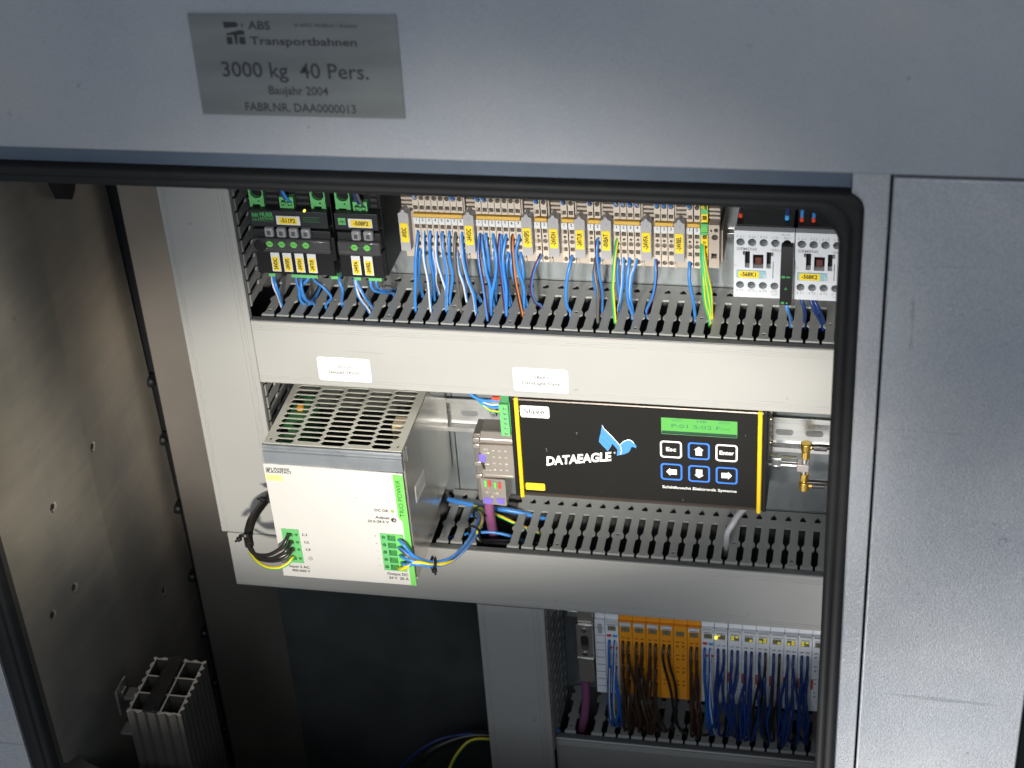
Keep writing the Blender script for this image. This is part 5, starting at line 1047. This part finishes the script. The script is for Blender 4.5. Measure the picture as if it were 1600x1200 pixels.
# zip ties
def ziptie(c, nrm, r, lab, tail=(3, -2, -6)):
    c = Vector(c); d = Vector(nrm).normalized(); a = d.orthogonal().normalized(); b = d.cross(a)
    t = Thing('cable_tie', lab, 'cable tie', tuple(c), 'black cable ties')
    mb = MB(); n = 24; w_ = 1.15; th = .8
    for i in range(n):
        t_ = 2*math.pi*i/n; e = a*math.cos(t_)+b*math.sin(t_)
        for q in (e*r-d*w_, e*(r+th)-d*w_, e*(r+th)+d*w_, e*r+d*w_): mb.v.append(tuple(c+q))
    for i in range(n):
        j = (i+1) % n
        for k in range(4): mb.f.append([i*4+k, i*4+(k+1) % 4, j*4+(k+1) % 4, j*4+k]); mb.m.append(0)
    t.part('band', mb, BLACKP)
    tv = Vector(tail).normalized(); h = c+tv*(r+1.6)
    t.part('lock_head', MB().cyl(h-tv*1.6, h+tv*1.8, 2.4, 8), BLACKP, bevel=.3)
    t.part('tail', MB().cyl(h+tv*1.6, h+tv*4.2+d*.6, 1.0, 6), BLACKP)
ziptie((-29.0, -66, -176), (.15, -.6, -1), 4.6, 'black cable tie at the bend of the thick black cable beside the power supply', (-1, -.3, -.55))
ziptie((-14.5, -38, -159), (-.6, -.8, -.5), 4.4, 'black cable tie high on the thick black cable beside the power supply', (-.9, -.4, .45))
ziptie((135.5, -77.5, -180.5), (1, .5, -.35), 5.0, 'black cable tie round the output wires nearest the power supply', (.1, -.2, -1))
ziptie((155.6, -16, -194), (.3, 1, .1), 5.2, 'black cable tie round the output wires where they turn toward the duct', (.6, -.4, -1))
ziptie((152.6, 18, -201), (-.7, .7, -.4), 5.4, 'black cable tie round the output wires just above the duct opening', (1, -.2, .1))
# wires of the bus terminals, dropping into the lowest duct
def buswire(x, z, k, code, lab, xe, spread):
    m = {'N': BRNW, 'n': NAVY, 'k': BLKW, 'B': BLUE2, 'W': BLUE2}[code]
    ye = 30+rw.uniform(-6, 14)
    bow = -9-2.0*k+rw.uniform(-2, 2)
    w1, w2 = rw.uniform(-3.5, 3.5), rw.uniform(-3.5, 3.5)
    pts = [(x, BY+6, z+.8), (x, BY-1.5, z-.4), (x+spread*.15, BY+bow*.8, z-12), (x+(xe-x)*.35+w1, BY+bow+rw.uniform(-3, 3), z+(-448-z)*.4), (x+(xe-x)*.6+w2, BY+bow*.9, z+(-448-z)*.68), (xe+(x-xe)*.15+w2*.4, BY+4+bow*.3, -434), (xe, ye, -449), (xe, ye+2, -458)]
    mats = [m]+([WSTR] if code == 'W' else [])
    single('wire', MB().tube(pts, 1.25, 8, 0, 1 if code == 'W' else None, 3, cycles=5, ph=3), mats, lab, 'wire', 'wires hanging from the bus terminals', base=pts[-1], smooth=60)
ZR = (-330, -345.4, -360.4, -376)
side = ('left', 'right'); rown = ('top', 'second', 'third', 'lowest')
BLUE2 = mat('mid_blue_wire', (.012, .10, .38), .35, var=.1)
def slotx(x): return 252.8+12.5*round((x-252.8+rw.uniform(-6, 6))/12.5)+rw.uniform(-1.4, 1.4)
for a in (0, 1):
    for k in (0, 1, 2):
        buswire(259.3+(3.6, 8.6)[a], ZR[k], k, 'W' if (a, k) in ((1, 0), (0, 1)) else 'B', f'blue wire at the {rown[k]} {side[a]} entry of the power terminal left of the orange ones', 264+6*a, 2)
for q in range(6):
    for a in (0, 1):
        for k in ((0, 1, 2, 3) if q not in (3, 4) else ((0,) if q == 3 else ())):
            x = 271.5+12.15*q+(3.6, 8.6)[a]
            code = 'k' if q == 3 else 'N'
            xe = slotx(x+ (3 if q != 3 else 18))
            buswire(x, ZR[k], k, code, f'{"black" if q == 3 else "dark brown"} wire from the {side[a]} {rown[k]} entry of the {ORD[q]} orange bus terminal', xe, 1)
for a in (0, 1):
    for k in (0, 1):
        buswire(344.5+(3.2, 8.0)[a], ZR[k], k, 'W' if a else 'B', f'blue wire from the {side[a]} {rown[k]} entry of the power terminal right of the orange ones', 356+3*a, 3)
for q in range(7):
    x0 = 355.9 if q == 0 else 368+12.15*(q-1)
    ks = {0: (0, 1, 2), 1: (0, 1), 2: (0, 1, 2, 3), 3: (0, 1, 2), 4: (0, 1, 2), 5: (0, 1, 2, 3), 6: (0, 1, 2)}[q]
    for a in (0, 1):
        for k in ks:
            x = x0+(3.6, 8.6)[a]
            code = 'n' if not (q in (3, 4) and (k+a) % 2) else 'k'
            xe = slotx(x-2+rw.uniform(-9, 9))
            who = 'bus terminal with the bright lamp' if q == 0 else f'{ORD[q-1]} red marked white bus terminal'
            buswire(x, ZR[k], k, code, f'{"dark blue" if code == "n" else "black"} wire at the {rown[k]} {side[a]} entry of the {who}', xe, 1)
single('wire', MB().tube([(262, 14, -392), (261, 8, -396), (262, 12, -408), (263, 26, -430), (264, 40, -449), (264, 42, -458)], 1.5, 8, 0, 1, 4, cycles=6), [YELW, GRNW], 'yellow and green wire showing below the white power bus terminal', 'wire', base=(262, 14, -458), smooth=60)
